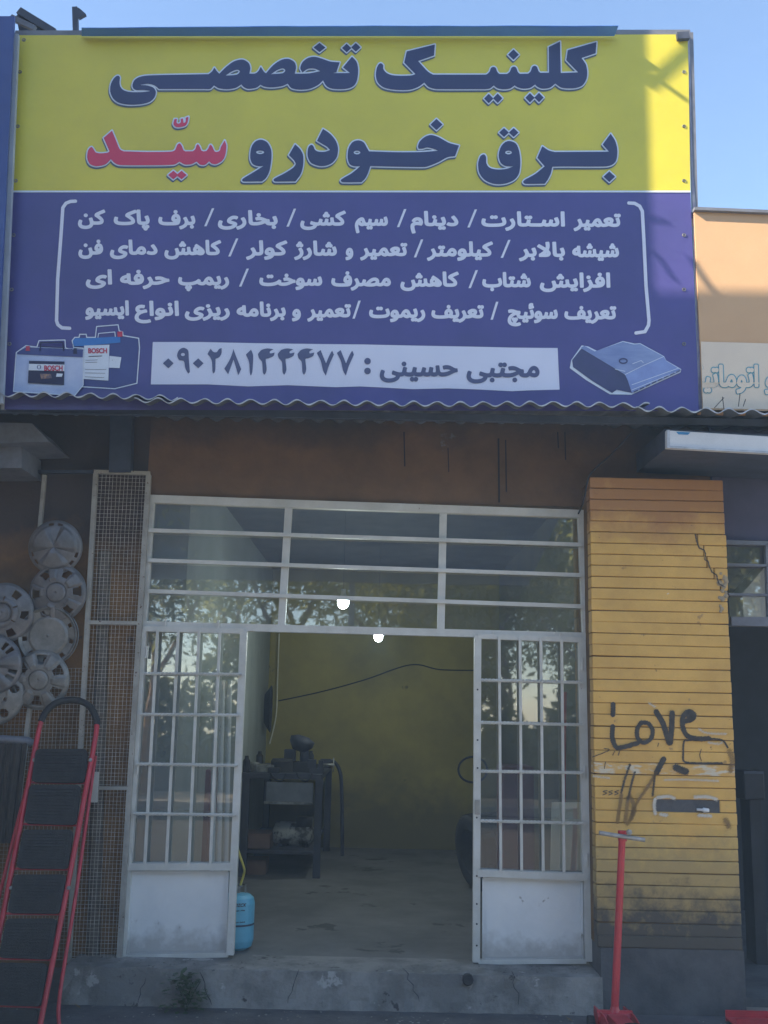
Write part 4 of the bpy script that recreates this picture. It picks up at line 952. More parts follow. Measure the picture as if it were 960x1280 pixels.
# ---- printed pictures: two car batteries and a control unit
zq = lambda x, y: (x / 3.692, 400 + y / 3.692)
def flat(name, pts, m, lift, f=zq): print_polys(name, [[f(*p) for p in pts]], SP, lift, m, sg)
i_pale = M_outl; i_b1 = mat('ink_battery_blue', (.50, .58, .76), (.36, .44, .66), 4, .42); i_b2 = mat('ink_battery_dark', (.05, .07, .24), (.04, .05, .2), 4, .42)
i_cy = mat('ink_cyan_blue', (.04, .20, .55), (.03, .17, .5), 4, .42); i_rd = mat('ink_brand_red', (.55, .06, .12)); i_dk = mat('ink_label_dark', (.03, .035, .09)); i_or = mat('ink_warm_glint', (.35, .20, .12), (.1, .08, .12), 40, .4, mixpos=(.4, .6))
bout = [(333, 95), (345, 80), (365, 80), (368, 66), (398, 66), (400, 80), (440, 80), (446, 30), (545, 22), (550, 50), (566, 55), (568, 72), (640, 84), (644, 130), (632, 292), (530, 317), (380, 308)]
stroke('battery_outline', [[zq(*p) for p in bout + bout[:1]]], 1.3, i_pale, .006)
flat('battery_body', [(338, 95), (568, 76), (638, 86), (630, 288), (530, 312), (384, 304), (384, 130)], i_b2, .003)
flat('battery_lid', [(336, 96), (345, 84), (440, 82), (555, 76), (556, 104), (384, 120), (335, 122)], i_cy, .006)
stroke('battery_handle', [[zq(*p) for p in [(452, 80), (455, 62), (530, 55), (532, 76)]]], 1.0, i_pale, .006)
flat('terminal', [(541, 54), (565, 52), (566, 76), (543, 78)], i_rd, .009)
flat('battery_label', [(388, 118), (505, 114), (500, 280), (386, 272)], i_pale, .009)
flat('battery_side_label', [(505, 165), (560, 172), (552, 222), (502, 220)], i_pale, .009)
fout = [(75, 150), (120, 118), (170, 125), (180, 95), (300, 92), (302, 128), (330, 140), (345, 128), (384, 130), (384, 300), (345, 348), (62, 330)]
flat('battery_body', [(78, 150), (120, 122), (384, 134), (384, 300), (345, 346), (64, 328)], i_b1, .012)
stroke('battery_outline', [[zq(*p) for p in fout + fout[:1]]], 1.2, i_pale, .015)
flat('battery_lid', [(80, 148), (120, 126), (384, 136), (382, 172), (78, 158)], i_b2, .015)
stroke('battery_handle', [[zq(*p) for p in [(185, 140), (188, 104), (290, 104), (294, 140)]]], 1.6, i_dk, .018); stroke('battery_handle', [[zq(*p) for p in [(192, 122), (290, 126)]]], 1.0, i_dk, .018)
flat('terminal', [(120, 120), (137, 120), (138, 142), (118, 142)], i_rd, .018); flat('terminal', [(340, 130), (354, 130), (356, 156), (338, 156)], i_dk, .018)
flat('battery_label', [(134, 188), (298, 192), (295, 300), (129, 290)], i_dk, .018); flat('label_strip', [(133, 202), (298, 206), (297, 236), (132, 232)], i_pale, .021); flat('label_glint', [(185, 248), (235, 250), (240, 268), (190, 272)], i_or, .021); flat('label_glint', [(262, 246), (290, 248), (285, 262), (258, 262)], i_pale, .021)
stroke('logo_ring', [[zq(180 + 9 * math.cos(a), 217 + 9 * math.sin(a)) for a in [k * .5 for k in range(14)]], [zq(174, 210), zq(174, 224)], [zq(186, 210), zq(186, 224)]], .5, i_b2, .024, .2)
def latin(text, x0, x1, base, hgt, m, lift, name='label_lettering', r=.16):
    cs = glyph_contours(text); b = bounds(cs); kx = (x1 - x0) / (b[2] - b[0]); ky = hgt / (b[3] - b[1])
    cc = [[(x0 + (p[0] - b[0]) * kx, base - (p[1] - b[1]) * ky) for p in c] for c in cs]; X, Y, gx, gy = grid(bounds(cc), 1, .25); segs = []
    for c in cc: segs += [(*c[i - 1], *c[i]) for i in range(len(c))]
    D, W = sdf_segs(X, Y, segs); print_polys(name, march(np.where(W != 0, -D, D) - r, gx, gy, .25), SP, lift, m, sg)
latin('BOSCH', *[zq(x, 0)[0] for x in (205, 288)], zq(0, 234)[1], 6.4, i_rd, .024, r=.3)
latin('BOSCH', *[zq(x, 0)[0] for x in (408, 493)], zq(0, 153)[1], 6.0, i_rd, .012, r=.3)
stroke('small_print', [[zq(410, 168), zq(470, 166)]], .9, i_dk, .012, .25)
stroke('small_print', [[zq(395, 186), zq(450, 184)], [zq(394, 196), zq(448, 195)], [zq(393, 228), zq(490, 228)], [zq(392, 244), zq(485, 246)], [zq(392, 262), zq(480, 266)], [zq(518, 184), zq(520, 186)]], .4, i_dk, .012, .2)
ze = lambda x, y: (700 + x / 3.692, 410 + y / 3.692)
eo = [(52, 148), (100, 80), (130, 85), (170, 105), (290, 60), (345, 72), (370, 70), (480, 130), (490, 150), (560, 190), (556, 205), (330, 308), (230, 306), (120, 240), (45, 185)]
flat('control_unit_halo', eo, i_pale, .003, ze)
i_e1 = mat('ink_unit_face', (.26, .34, .56), (.16, .22, .44), 3, .42, stretch=(1, 1, 4)); i_e2 = mat('ink_unit_side', (.055, .06, .17), (.04, .05, .13), 5, .42); i_e3 = mat('ink_unit_edge', (.24, .33, .62), (.18, .24, .5), 8, .42)
flat('control_unit_side', [(56, 148), (98, 95), (130, 110), (312, 222), (335, 300), (262, 285), (240, 300), (150, 245), (60, 180)], i_e2, .006, ze)
flat('control_unit_face', [(95, 92), (112, 82), (160, 108), (290, 64), (340, 76), (370, 74), (478, 132), (300, 215)], i_e1, .009, ze)
flat('control_unit_edge', [(300, 215), (478, 132), (490, 152), (556, 192), (552, 202), (332, 300), (312, 240)], i_e3, .009, ze)
stroke('control_unit_line', [[ze(*p) for p in [(332, 262), (545, 186)]], [ze(*p) for p in [(332, 286), (552, 196)]], [ze(*p) for p in [(300, 215), (380, 175), (478, 132)]], [ze(255, 190), ze(300, 200)], [ze(335, 165), ze(375, 150), ze(385, 160)]], .7, i_pale, .012, .3)
stroke('connector_slot', [[ze(x, 298 - (x - 335) * .47), ze(x + 16, 298 - (x + 16 - 335) * .47)] for x in range(342, 540, 28)], 1.5, i_e2, .012, .3)
stroke('control_unit_boss', [[ze(292 + 18 * math.cos(a), 152 + 11 * math.sin(a)) for a in [k * .5 for k in range(14)]]], 1.6, i_e2, .012, .3)
# ---- visor over the sign, stubs and bracing on its top left corner
vz = thing('sign_visor', SP.at(440, 44), 'long dark blue sheet visor projecting above the top edge of the sign', 'visor')
V = []; Fc = []; nn = 24; random.seed(1)
for i in range(nn + 1):
    t = i / nn; fy = 34.5 - 2.5 * math.sin(min(1, t * 1.6) * math.pi / 2) + random.uniform(-.25, .25)
    V += [SP.at(102 + (768 - 102) * t, 44.5, .015), SP.at(102 + (773 - 102) * t, fy, .115)]
for i in range(nn): Fc.append((2 * i, 2 * i + 1, 2 * i + 3, 2 * i + 2))
o = mk('visor_sheet', V, Fc, mat('visor_blue_tin', (.08, .27, .85), (.07, .22, .75), 2, .5, .1, 20), vz); o.modifiers.new('thick', 'SOLIDIFY').thickness = .004
br = thing('steel_stub', SP.at(97, 42), 'short dark upright steel stub on the top left of the sign', 'bracket')
obj('upright', bar(SP.at(95, 43, -.03), SP.at(94, 10, -.03), .035, .03, SP.n), M_dark, br)
obj('plate', prism([SP.at(92, 8, -.02), SP.at(99, 10, -.02), SP.at(107, 17, -.02), (SP.at(98, 22, -.02))], -SP.n * .03), M_dark, br)
br2 = thing('roof_bracing', SP.at(40, 42), 'dark steel bracing sloping at the top left corner of the sign', 'bracket')
obj('brace', bar(SP.at(24, 14, -.1), SP.at(68, 41, -.1), .05, .03, SP.n), M_dark, br2)
obj('brace', bar(SP.at(14, 22, -.06), SP.at(44, 36, -.06), .035, .03, SP.n), M_steel, br2)
obj('sheet', prism([SP.at(20, 20, -.12), SP.at(26, 15, -.12), SP.at(62, 40, -.12), SP.at(24, 40, -.12)], -SP.n * .01), M_dark, br2)
# struts that stand off the sign's corner and shade it
ob_ = thing('corner_strut', SP.at(852, 44), 'dark angle iron lashed to the top right corner of the sign', 'bracket')
obj('angle_iron', bar(SP.at(846, 46, .02), SP.at(861, 45, .02), .05, .03, SP.n), M_dark, ob_)

# neighbour's blue sign at the left edge
ns = thing('neighbour_sign', P(-20, 500, -.95), 'dark blue neighbouring sign with a pale ladder frame at the left edge', 'sign')
obj('blue_face', prism([P(-200, 22, -.95), P(18, 20, -.95), P(-5, 500, -.95), P(-220, 500, -.95)], Vector((0, .02, 0))), mat('deep_blue_banner', (.045, .09, .30), (.035, .07, .25), 1.5, .4), ns)
for (a, b) in (((20.5, 44), (1, 505)),): obj('frame_post', bar(P(*a, -.88), P(*b, -.88), .035, .03), mat('pale_grey_tube', (.40, .45, .52), (.32, .36, .42), 5, .5), ns)
obj('frame_post', bar(P(12, 44, -.80), P(-8, 505, -.80), .03, .03), MC['pale_grey_tube'], ns)
for y in (45, 132, 180, 262, 340, 420, 495): obj('rung', bar(P(-10, y, -.84), P(22 - (y - 44) * .04, y, -.84), .022, .02), MC['pale_grey_tube'], ns)

# ------------------------------------------------------------------ things on the ground
# trolley jack with a tall red handle
jb = PG(768, 1272, .10)
jk = thing('trolley_jack', Vector((jb.x, jb.y, 0)), 'red trolley jack with a tall upright handle and grey cross bar before the pillar', 'jack')
ht = P(778, 1040, jb.y + .02); hb = jb
obj('handle', tube([hb, hb.lerp(ht, .03), hb.lerp(ht, .06), ht], [.030, .030, .022, .020], 14), M_red, jk)
obj('handle_cap', tube([ht + Vector((0, 0, -.05)), ht + Vector((0, 0, .008))], .026, 14), M_red, jk)
a = P(749, 1041, jb.y - .01); b = P(806, 1050, jb.y - .01); obj('cross_bar', tube([a, b], .0125, 10), mat('scuffed_zinc', (.45, .44, .42), (.30, .29, .28), 18, .45, metal=.4), jk)
obj('clamp_bolt', lathe([(.017, 0), (.017, .02), (0, .024)], P(786, 1040, jb.y - .02), Vector((0, -1, 0)), 6), M_alu, jk)
for s_ in (-1, 1):
    x = jb.x + s_ * .085
    obj('side_plate', poly_prism([Vector((x, jb.y + .16, .04)), Vector((x, jb.y + .16, .12)), Vector((x, jb.y - .1, .14)), Vector((x, jb.y - .55, .09)), Vector((x, jb.y - .55, .04))], Vector((.008, 0, 0))), M_red, jk)
    for yy in (.1, -.5): obj('wheel', lathe([(0, -.018), (.04, -.018), (.042, 0), (.04, .018), (0, .018)], Vector((x + s_ * .028, jb.y + yy, .042)), Vector((1, 0, 0)), 16), M_soot, jk)
obj('handle_socket', tube([Vector((jb.x - .1, jb.y, .10)), Vector((jb.x + .1, jb.y, .10))], .04, 12), M_red, jk)
obj('lift_arm', prism([Vector((jb.x - .05, jb.y - .05, .09)), Vector((jb.x + .05, jb.y - .05, .09)), Vector((jb.x + .05, jb.y - .5, .12)), Vector((jb.x - .05, jb.y - .5, .12))], Vector((0, 0, .04))), M_red, jk)
obj('saddle', lathe([(.02, .0), (.05, .02), (.055, .04), (0, .035)], Vector((jb.x, jb.y - .48, .15)), Vector((0, 0, 1)), 12), M_soot, jk)
rc = thing('steel_channel', PG(938, 1276, .03), 'red steel channel lying on the pavement in the bottom right corner', 'steel channel')
c = PG(940, 1268, .05)
obj('web', box(c.x - .15, c.x + .5, c.y - .16, c.y + .02, .02, .028), M_red, rc)
obj('flange', box(c.x - .15, c.x + .5, c.y - .168, c.y - .16, .004, .065), M_red, rc); obj('flange', box(c.x - .15, c.x + .5, c.y + .02, c.y + .028, .004, .065), M_red, rc)
# weed at the step
wp = P(232, 1262, -.42)
wd_ = thing('weed', Vector((wp.x, wp.y, 0)), 'small dark leafy weed growing against the concrete step', 'plant')
random.seed(21); mb = MB()
for k in range(230):
    a = random.uniform(0, 2 * math.pi); hgt = random.uniform(.01, .21); rr = random.uniform(0, .16) * (1 - hgt * 2.2); c = Vector((wp.x + rr * math.cos(a) + .03 * math.sin(hgt * 20) - .02, wp.y + rr * .5 * math.sin(a), hgt))
    d = Vector((math.cos(a), math.sin(a) - .4, random.uniform(-.3, .7))).normalized(); s_ = d.cross(Vector((0, 0, 1))).normalized(); l = random.uniform(.028, .055)
    mb.add([c, c + d * l * .5 + s_ * l * .35, c + d * l + Vector((0, 0, -.004)), c + d * l * .5 - s_ * l * .35], [(0, 1, 2, 3)])
o = mb.build('foliage', mat('weed_green', (.045, .085, .035), (.03, .06, .025), 20, .55), wd_); o['kind'] = 'stuff'
for k in range(5):
    a = k * 1.3; obj('stem', tube([Vector((wp.x, wp.y, 0)), Vector((wp.x + .04 * math.cos(a), wp.y + .02 * math.sin(a), .10)), Vector((wp.x + .08 * math.cos(a), wp.y + .03 * math.sin(a), .17))], .0025, 5), MC['weed_green'], wd_)

# gas cylinder with yellow hose, just inside
gc = PG(298, 1168, ZS); gy_ = .30; gx_ = P(297, 1140, gy_).x
gs = thing('gas_cylinder', Vector((gx_, gy_, ZS)), 'sky blue refrigerant gas cylinder with a yellow hose behind the left gate leaf', 'gas cylinder')
g0 = Vector((gx_, gy_, ZS - .012)); Rg = .112
prof = [(0, .02), (Rg * .6, .0), (Rg * .9, .02), (Rg, .06), (Rg, .155), (Rg * 1.012, .158), (Rg * 1.012, .166), (Rg, .169), (Rg, .29), (Rg * .92, .325), (Rg * .7, .345), (Rg * .3, .352), (0, .352)]
obj('body', lathe(prof, g0, seg=36), M_gas, gs, False)
obj('seam', lathe([(Rg * 1.015, .156), (Rg * 1.02, .160), (Rg * 1.02, .164), (Rg * 1.015, .168)], g0, seg=36), M_dark, gs)
obj('collar', tube([g0 + Vector((.05 * math.cos(a), .05 * math.sin(a), .40)) for a in [2 * math.pi * k / 20 for k in range(18)]], .005, 6), M_alu, gs)
for a in (.5, 2.2, 4.2): obj('collar_leg', bar(g0 + Vector((.05 * math.cos(a), .05 * math.sin(a), .34)), g0 + Vector((.05 * math.cos(a), .05 * math.sin(a), .40)), .012, .004), M_alu, gs)
obj('valve', tube([g0 + Vector((0, 0, .34)), g0 + Vector((0, 0, .39))], .012, 10), M_alu, gs)
obj('hose', tube(smooth_line([g0 + Vector((0.01, 0, .40)), P(305, 1092, gy_), P(305, 1085, gy_ - .05), P(300, 1070, gy_ - .05), P(296, 1058, gy_)]), .008, 8), M_yel, gs, True)
GPL = Plane(Vector((gx_, gy_ - Rg - .002, 0)), Vector((gx_ + 1, gy_ - Rg - .002, 0)), Vector((gx_, gy_ - Rg - .002, 1)))
def wrapprint(text, x0, x1, base, hgt):
    cs = glyph_contours(text); b = bounds(cs); kx = (x1 - x0) / (b[2] - b[0]); ky = hgt / (b[3] - b[1])
    cc = [[(x0 + (p[0] - b[0]) * kx + (p[1] - b[1]) * ky * .25, base - (p[1] - b[1]) * ky) for p in c] for c in cs]; X, Y, gx, gy = grid(bounds(cc), 1, .2); segs = []
    for c in cc: segs += [(*c[i - 1], *c[i]) for i in range(len(c))]
    D, W = sdf_segs(X, Y, segs); pol = march(np.where(W != 0, -D, D) - .2, gx, gy, .2); V = []; Fc = []
    for pl in pol:
        f = []
        for q in pl:
            p = P(q[0], q[1], gy_ - Rg * .8); dx = max(-Rg * .98, min(Rg * .98, p.x - gx_)); f.append(len(V)); V.append(Vector((gx_ + dx, gy_ - math.sqrt((Rg * 1.004) ** 2 - dx * dx), p.z)))
        Fc.append(tuple(f[::-1]))
    mk('cylinder_lettering', V, Fc, M_dark, gs)
wrapprint('Vezcx', 290, 307, 1133, 6)
wrapprint('eeee ooe', 291, 306, 1153, 1.2)
wrapprint('ooon Me', 291, 306, 1138.5, 1.6)

# ------------------------------------------------------------------ inside
wb = thing('workbench', Vector((P(360, 1095, 3.6).x, 4.0, ZS)), 'dark steel workbench cluttered with tools against the left inner wall', 'workbench')
tx1 = P(402, 1000, 3.3).x; tx0 = XL + .02; tz = P(390, 968, 3.3).z; ty0, ty1 = 3.3, 5.3
obj('top', box(tx0, tx1, ty0, ty1, tz - .05, tz), M_bench, wb)
for (x, y) in ((tx1 - .03, ty0 + .03), (tx1 - .03, ty1 - .03), (tx0 + .05, ty0 + .03), (tx0 + .05, ty1 - .03)): obj('leg', box(x - .035, x + .035, y - .03, y + .03, ZS - .012, tz - .05), M_bench, wb)
obj('shelf', box(tx0, tx1 - .07, ty0 + .02, ty1, ZS + .20, ZS + .23), M_bench, wb)
obj('drawer_front', box(P(333, 990, 3.28).x, P(391, 990, 3.28).x, 3.27, 3.298, P(360, 1004, 3.28).z, P(360, 978, 3.28).z), M_steel, wb)
obj('drawer_lip', box(P(331, 990, 3.28).x, P(391, 990, 3.28).x, 3.24, 3.268, P(360, 1005, 3.28).z, P(360, 1002, 3.28).z), M_alu, wb)
def put(name, label, cat, parts, c):
    t = thing(name, c, label, cat)
    for (n, vf, m, sm) in parts: obj(n, vf, m, t, sm)
    return t
c = P(376, 966, 3.7); c.z = tz
put('bench_grinder', 'dark pedestal tool with a round head standing on the workbench', 'tool', [('base', box(c.x - .16, c.x + .10, c.y - .1, c.y + .1, tz, tz + .10), M_soot, False), ('column', tube([c + Vector((.03, 0, .08)), c + Vector((.03, 0, .24))], .045, 10), M_bench, True), ('head', lathe([(0, -.09), (.07, -.09), (.12, -.02), (.125, .03), (.06, .06), (0, .06)], c + Vector((-.0, 0, .29)), Vector((.3, 0, 1)), 18), M_bench, True)], c)
c = P(396, 968, 3.5); c.z = tz
put('bench_vice', 'dark bench vice at the middle of the workbench top', 'vice', [('base', box(c.x - .07, c.x + .07, c.y - .06, c.y + .06, tz, tz + .05), M_bench, False), ('jaw', box(c.x - .09, c.x - .01, c.y - .05, c.y + .05, tz + .05, tz + .13), M_bench, False), ('jaw', box(c.x + .015, c.x + .06, c.y - .05, c.y + .05, tz + .05, tz + .125), M_bench, False), ('screw', tube([c + Vector((.06, -.0, .08)), c + Vector((.17, -.0, .08))], .015, 8), M_alu, True), ('lever', tube([c + Vector((.16, -.02, .02)), c + Vector((.16, .02, .15))], .007, 6), M_alu, True)], c)
c = P(416, 966, 3.9); c.z = tz
hk = obj('hook_bar', tube(smooth_line([P(428, 1070, 4.85), P(427, 985, 4.85), P(424, 962, 4.85), P(417, 952, 4.85), P(411, 953, 4.85)]), .02, 8), M_bench); tag(hk, 'dark bent steel bar standing at the right end of the workbench', 'bar')
random.seed(14)
for k, (px, lab) in enumerate(((318, 'small pale clutter tin at the left end of the workbench'), (332, 'low grey parts box beside the tin on the workbench'), (352, 'dark squat motor housing on the workbench'))):
    q = P(px, 966, 3.6); r_ = (.05, .09, .11)[k]; h_ = (.09, .07, .13)[k]
    if k == 1: o = obj('parts_box', box(q.x - r_, q.x + r_, 3.5, 3.7, tz, tz + h_), M_alu); bevel(o, .006)
    else: o = obj(('tin', '', 'motor_housing')[k], lathe([(0, 0), (r_, 0), (r_, h_ * .8), (r_ * .85, h_), (0, h_)], Vector((q.x, 3.6, tz)), seg=16), (M_alu, None, M_soot)[k])
    tag(o, lab, ('tin', 'box', 'motor')[k])
rnd = random.Random(5)
for k, (px, Yc, kind, lab) in enumerate(((308, 3.45, 'can', 'slim dark spray can at the far left of the workbench top'), (324, 3.9, 'can', 'taller dark can behind the tin on the workbench'), (343, 3.42, 'block', 'flat dark metal block lying before the motor housing'), (362, 4.2, 'block', 'tall dark part standing at the back of the workbench'), (388, 4.3, 'can', 'dark can standing behind the vice'), (407, 4.6, 'block', 'small dark lump at the rear right of the workbench'))):
    q = P(px, 960, Yc)
    if kind == 'can': o = obj('can', lathe([(0, 0), (.035, 0), (.035, .11 + .03 * (k % 3)), (.02, .13 + .03 * (k % 3)), (.018, .155 + .03 * (k % 3)), (0, .155 + .03 * (k % 3))], Vector((q.x, Yc, tz)), seg=14), M_soot)
    else: o = bevel(obj('metal_block', box(q.x - .06, q.x + .06, Yc - .05, Yc + .05, tz, tz + (.05, .0, .05, .2, 0, .09)[k]), M_bench if k % 2 else M_soot), .008)
    tag(o, lab, 'can' if kind == 'can' else 'part')
for (x, lab) in ((352, 'dark cable drooping over the front left of the workbench'), (384, 'dark strap drooping over the front right of the workbench')):
    o = obj('loose_cable', tube(smooth_line([P(x - 14, 966, 3.27), P(x - 8, 974, 3.26), P(x, 976, 3.26), P(x + 6, 967, 3.27)]), .009, 6), M_soot); tag(o, lab, 'cable')
# engine part and boxes on shelf
q0 = P(342, 1076, 3.45); q1 = P(389, 1044, 3.45); z0 = ZS + .23
en = thing('compressor', Vector(((q0.x + q1.x) / 2, 3.6, z0)), 'grimy pale compressor lying on the shelf under the workbench', 'compressor')
cc = Vector(((q0.x + q1.x) / 2, 3.65, z0 + .12))
obj('tank', tube([cc + Vector((-.22, 0, 0)), cc + Vector((-.18, 0, 0)), cc + Vector((.15, 0, 0)), cc + Vector((.20, 0, 0))], [.05, .115, .115, .04], 18), mat('grimy_white_enamel', (.42, .42, .40), (.05, .05, .05), 9, .5, .4, 30, mixpos=(.45, .55)), en, True)
obj('motor', tube([cc + Vector((.02, -.02, .10)), cc + Vector((.17, -.02, .10))], .07, 14), M_soot, en, True)
for dx in (-.13, .12): obj('foot', box(cc.x + dx - .02, cc.x + dx + .02, 3.58, 3.72, z0, z0 + .06), M_soot, en)
q = P(318, 1070, 3.5); o = obj('crate', box(q.x - .12, q.x + .16, 3.4, 3.8, z0, z0 + .14), mat('brown_crate', (.22, .13, .09), (.16, .09, .07), 6, .8)); bevel(o, .008); tag(o, 'low brown crate on the shelf left of the compressor', 'crate')
q = P(316, 1095, 3.4); o = obj('box', box(q.x - .12, q.x + .12, 3.42, 3.7, ZS - .012, ZS + .13), MC['brown_crate']); bevel(o, .008); tag(o, 'brown box on the floor beneath the workbench', 'box')
# tyres on the right
def tyre(c, ax, R, label):
    t = thing('tyre', c, label, 'tyre', 'old tyres leaning inside the shop')
    ax = ax.normalized(); w2 = .085
    o = obj('carcass', lathe([(R * .62, -w2 * .8), (R * .75, -w2), (R * .93, -w2 * .9), (R, -w2 * .6), (R * 1.005, 0), (R, w2 * .6), (R * .93, w2 * .9), (R * .75, w2), (R * .62, w2 * .8), (R * .60, 0), (R * .62, -w2 * .8)], c, ax, 36), M_black, t, True)
    mb = MB(); a_ = ax.orthogonal().normalized(); b_ = ax.cross(a_)
    for k in range(36):
        an = 2 * math.pi * k / 36; e = a_ * math.cos(an) + b_ * math.sin(an); mb.add(*bar(c + e * R * 1.0 - ax * w2 * .6, c + e * R * 1.0 + ax * w2 * .6, .02, .012, e))
    r_ = mb.build('tread_block', M_black, t); r_['kind'] = 'stuff'
for i, (x, lab) in enumerate(((596, 'left old black tyre leaning behind the right gate leaf'), (611, 'middle old black tyre leaning behind the right gate leaf'), (626, 'right old black tyre leaning behind the right gate leaf'))):
    q = PG(x, 1112 - i * 2, ZS); R = .33; tyre(Vector((q.x, q.y, ZS + R * .985)), Vector((1, .35, .16)), R, lab)
o = obj('inner_tube', tube(smooth_line([P(593 + 18 * math.cos(a) - 2, 962 - 16 * math.sin(a), 5.2) for a in [k * .45 for k in range(15)]], 3), .012, 6), M_soot); tag(o, 'thin black hose loop hanging on the back wall at the right', 'hose')
# red bin behind right glass and tall red stick
o = obj('red_cabinet', box(P(628, 1000, 1.2).x, P(668, 1000, 1.2).x, 1.2, 1.6, ZS - .012, P(640, 958, 1.2).z), mat('wine_red_enamel', (.14, .02, .04), (.10, .015, .03), 6, .4)); bevel(o, .01); tag(o, 'dark wine red cabinet behind the glass of the right gate leaf', 'cabinet')
o = obj('red_pole', tube([P(706, 865, .35), P(705, 965, .35), P(704, 1060, .35)], .014, 8), mat('signal_red', (.65, .05, .05))); tag(o, 'bright red pole upright behind the glass of the right gate leaf', 'pole')
o = obj('tool_chest', box(P(222, 1000, 1.3).x, P(262, 1000, 1.3).x, 1.3, 1.7, ZS - .012, P(240, 962, 1.3).z), MC['wine_red_enamel']); bevel(o, .01); tag(o, 'dull red tool chest behind the glass of the left gate leaf', 'tool chest')
for i, (x, lab) in enumerate(((266, 'first pale pipe from the left behind the left gate glass'), (274, 'middle pale pipe behind the left gate glass'), (283, 'pale pipe nearest the doorway behind the left gate glass'))):
    a = PG(x, 1150, ZS); o = obj('pale_pipe', tube([Vector((P(x, 1100, .8 + .1 * i).x, .8 + .1 * i, ZS)), P(x + 4, 850, .8 + .1 * i)], .02, 10), M_panel); tag(o, lab, 'pipe', 'pipes stood behind the left gate')
# cable line and coil
o = obj('wall_cable', tube(smooth_line([P(348, 876, YB - .02), P(400, 865, YB - .02), P(455, 850, YB - .02), P(513, 831, YB - .02), P(550, 837, YB - .02), P(600, 838, YB - .02)]), .007, 6), M_soot); tag(o, 'dark cable strung across the olive back wall', 'cable')
cc = P(341, 886, 5.1); mb = MB()
for k in range(6):
    rr = .11 + .012 * k; mb.add(*tube([Vector((XL + .03 + .012 * k, cc.y + rr * .8 * math.cos(a), cc.z + rr * 1.5 * math.sin(a))) for a in [2 * math.pi * j / 24 for j in range(25)]], .009, 6, False))
o = mb.build('cable_coil', M_soot); tag(o, 'black cable coil hanging on the left inner wall', 'cable coil')
o = obj('wall_cord', tube(smooth_line([P(349, 792, YB - .05), P(347, 850, YB - .05), P(345, 895, YB - .05), P(337, 930, YB - .05)]), .008, 6), M_card); tag(o, 'pale conduit running down the back corner of the room', 'conduit'); o.name = 'conduit'
# lamps: two lit bulbs
M_bulb = mat('lit_bulb', (.9, .95, 1), emit=((.85, 1, .95), 14))
for (x, y, Y_, sc_, lab) in ((429, 752, 1.2, 1.0, 'nearer lit white bulb, seen through the transom glass'), (473, 795, 3.4, .95, 'farther lit white bulb, at the top of the doorway')):
    c = P(x, y, Y_); t = thing('light_bulb', c, lab, 'light bulb', 'lit bulbs inside the shop'); r_ = .046 * sc_
    obj('diffuser', lathe([(r_ * .96, .018), (r_, 0), (r_ * .95, -.022), (r_ * .75, -.042), (r_ * .4, -.054), (0, -.058)], c, seg=24), M_bulb, t, True)
    obj('base', lathe([(r_ * .96, .018), (r_ * .55, .05), (.02, .07), (.02, .10), (0, .10)], c, seg=20), M_lite, t, True)
    obj('flex', tube([c + Vector((0, 0, .10)), Vector((c.x, c.y, ZC + .25))], .0014, 5), M_soot, t)
    ld = bpy.data.lights.new('bulb_glow', 'POINT'); ld.energy = 5; ld.color = (.88, 1, .94); ld.shadow_soft_size = .05
    lo = bpy.data.objects.new('bulb_glow', ld); C.objects.link(lo); lo.location = (0, 0, -.10); lo.parent = t
# loose strips seen through the transom
for i, (x, y) in enumerate(((433, 676), (433, 713))):
    pass

# ------------------------------------------------------------------ added blocks out of view at the left, sized to shade the street front
blk = thing('shade_block', Vector((-9, -2, 0)), 'tall unseen block added beyond the left edge to shade the front', 'building')
TX = -3.35; e_ = P(815, 240, -.80); tw_y = -.80 - (e_.x - TX) * math.tan(SUN_A)
pe = P(850, 366, -.80); ax_y = tw_y - 1.1; lz = pe.z + (-.80 - ax_y) / math.sin(SUN_A) * math.tan(SUN_EL)
obj('shade_tower', box(-12, TX, tw_y, .4, 0, 10.5), M_ywall, blk); obj('shade_wall', box(-15, -4.4, ax_y - .5, ax_y, 0, lz), M_ywall, blk)
def tosun(p, x):
    t = (x - p.x) / sv.x; return p + sv * t
ft = thing('shadow_frame', Vector((TX, tw_y, lz)), 'unseen steel strut frame added beyond the left edge, throwing the crossed shadows', 'frame')  # added out of view, struts laid along sun rays to cast crossed shadows
for (a, b, w_) in (((812, 108), (863, 62), .06), ((812, 92), (862, 128), .05), ((814, 276), (834, 277), .03), ((822, 318), (845, 352), .03)):
    A = tosun(SP.at(*a), TX + .06); B = tosun(SP.at(*b), TX + .06); obj('strut', bar(A, B, w_ * .6, .02, sv), M_steel, ft)
A = tosun(P(862, 320, YW), TX + .06); B = tosun(P(930, 425, YW), TX + .06); obj('strut', bar(A, B, .03, .015, sv), M_steel, ft)
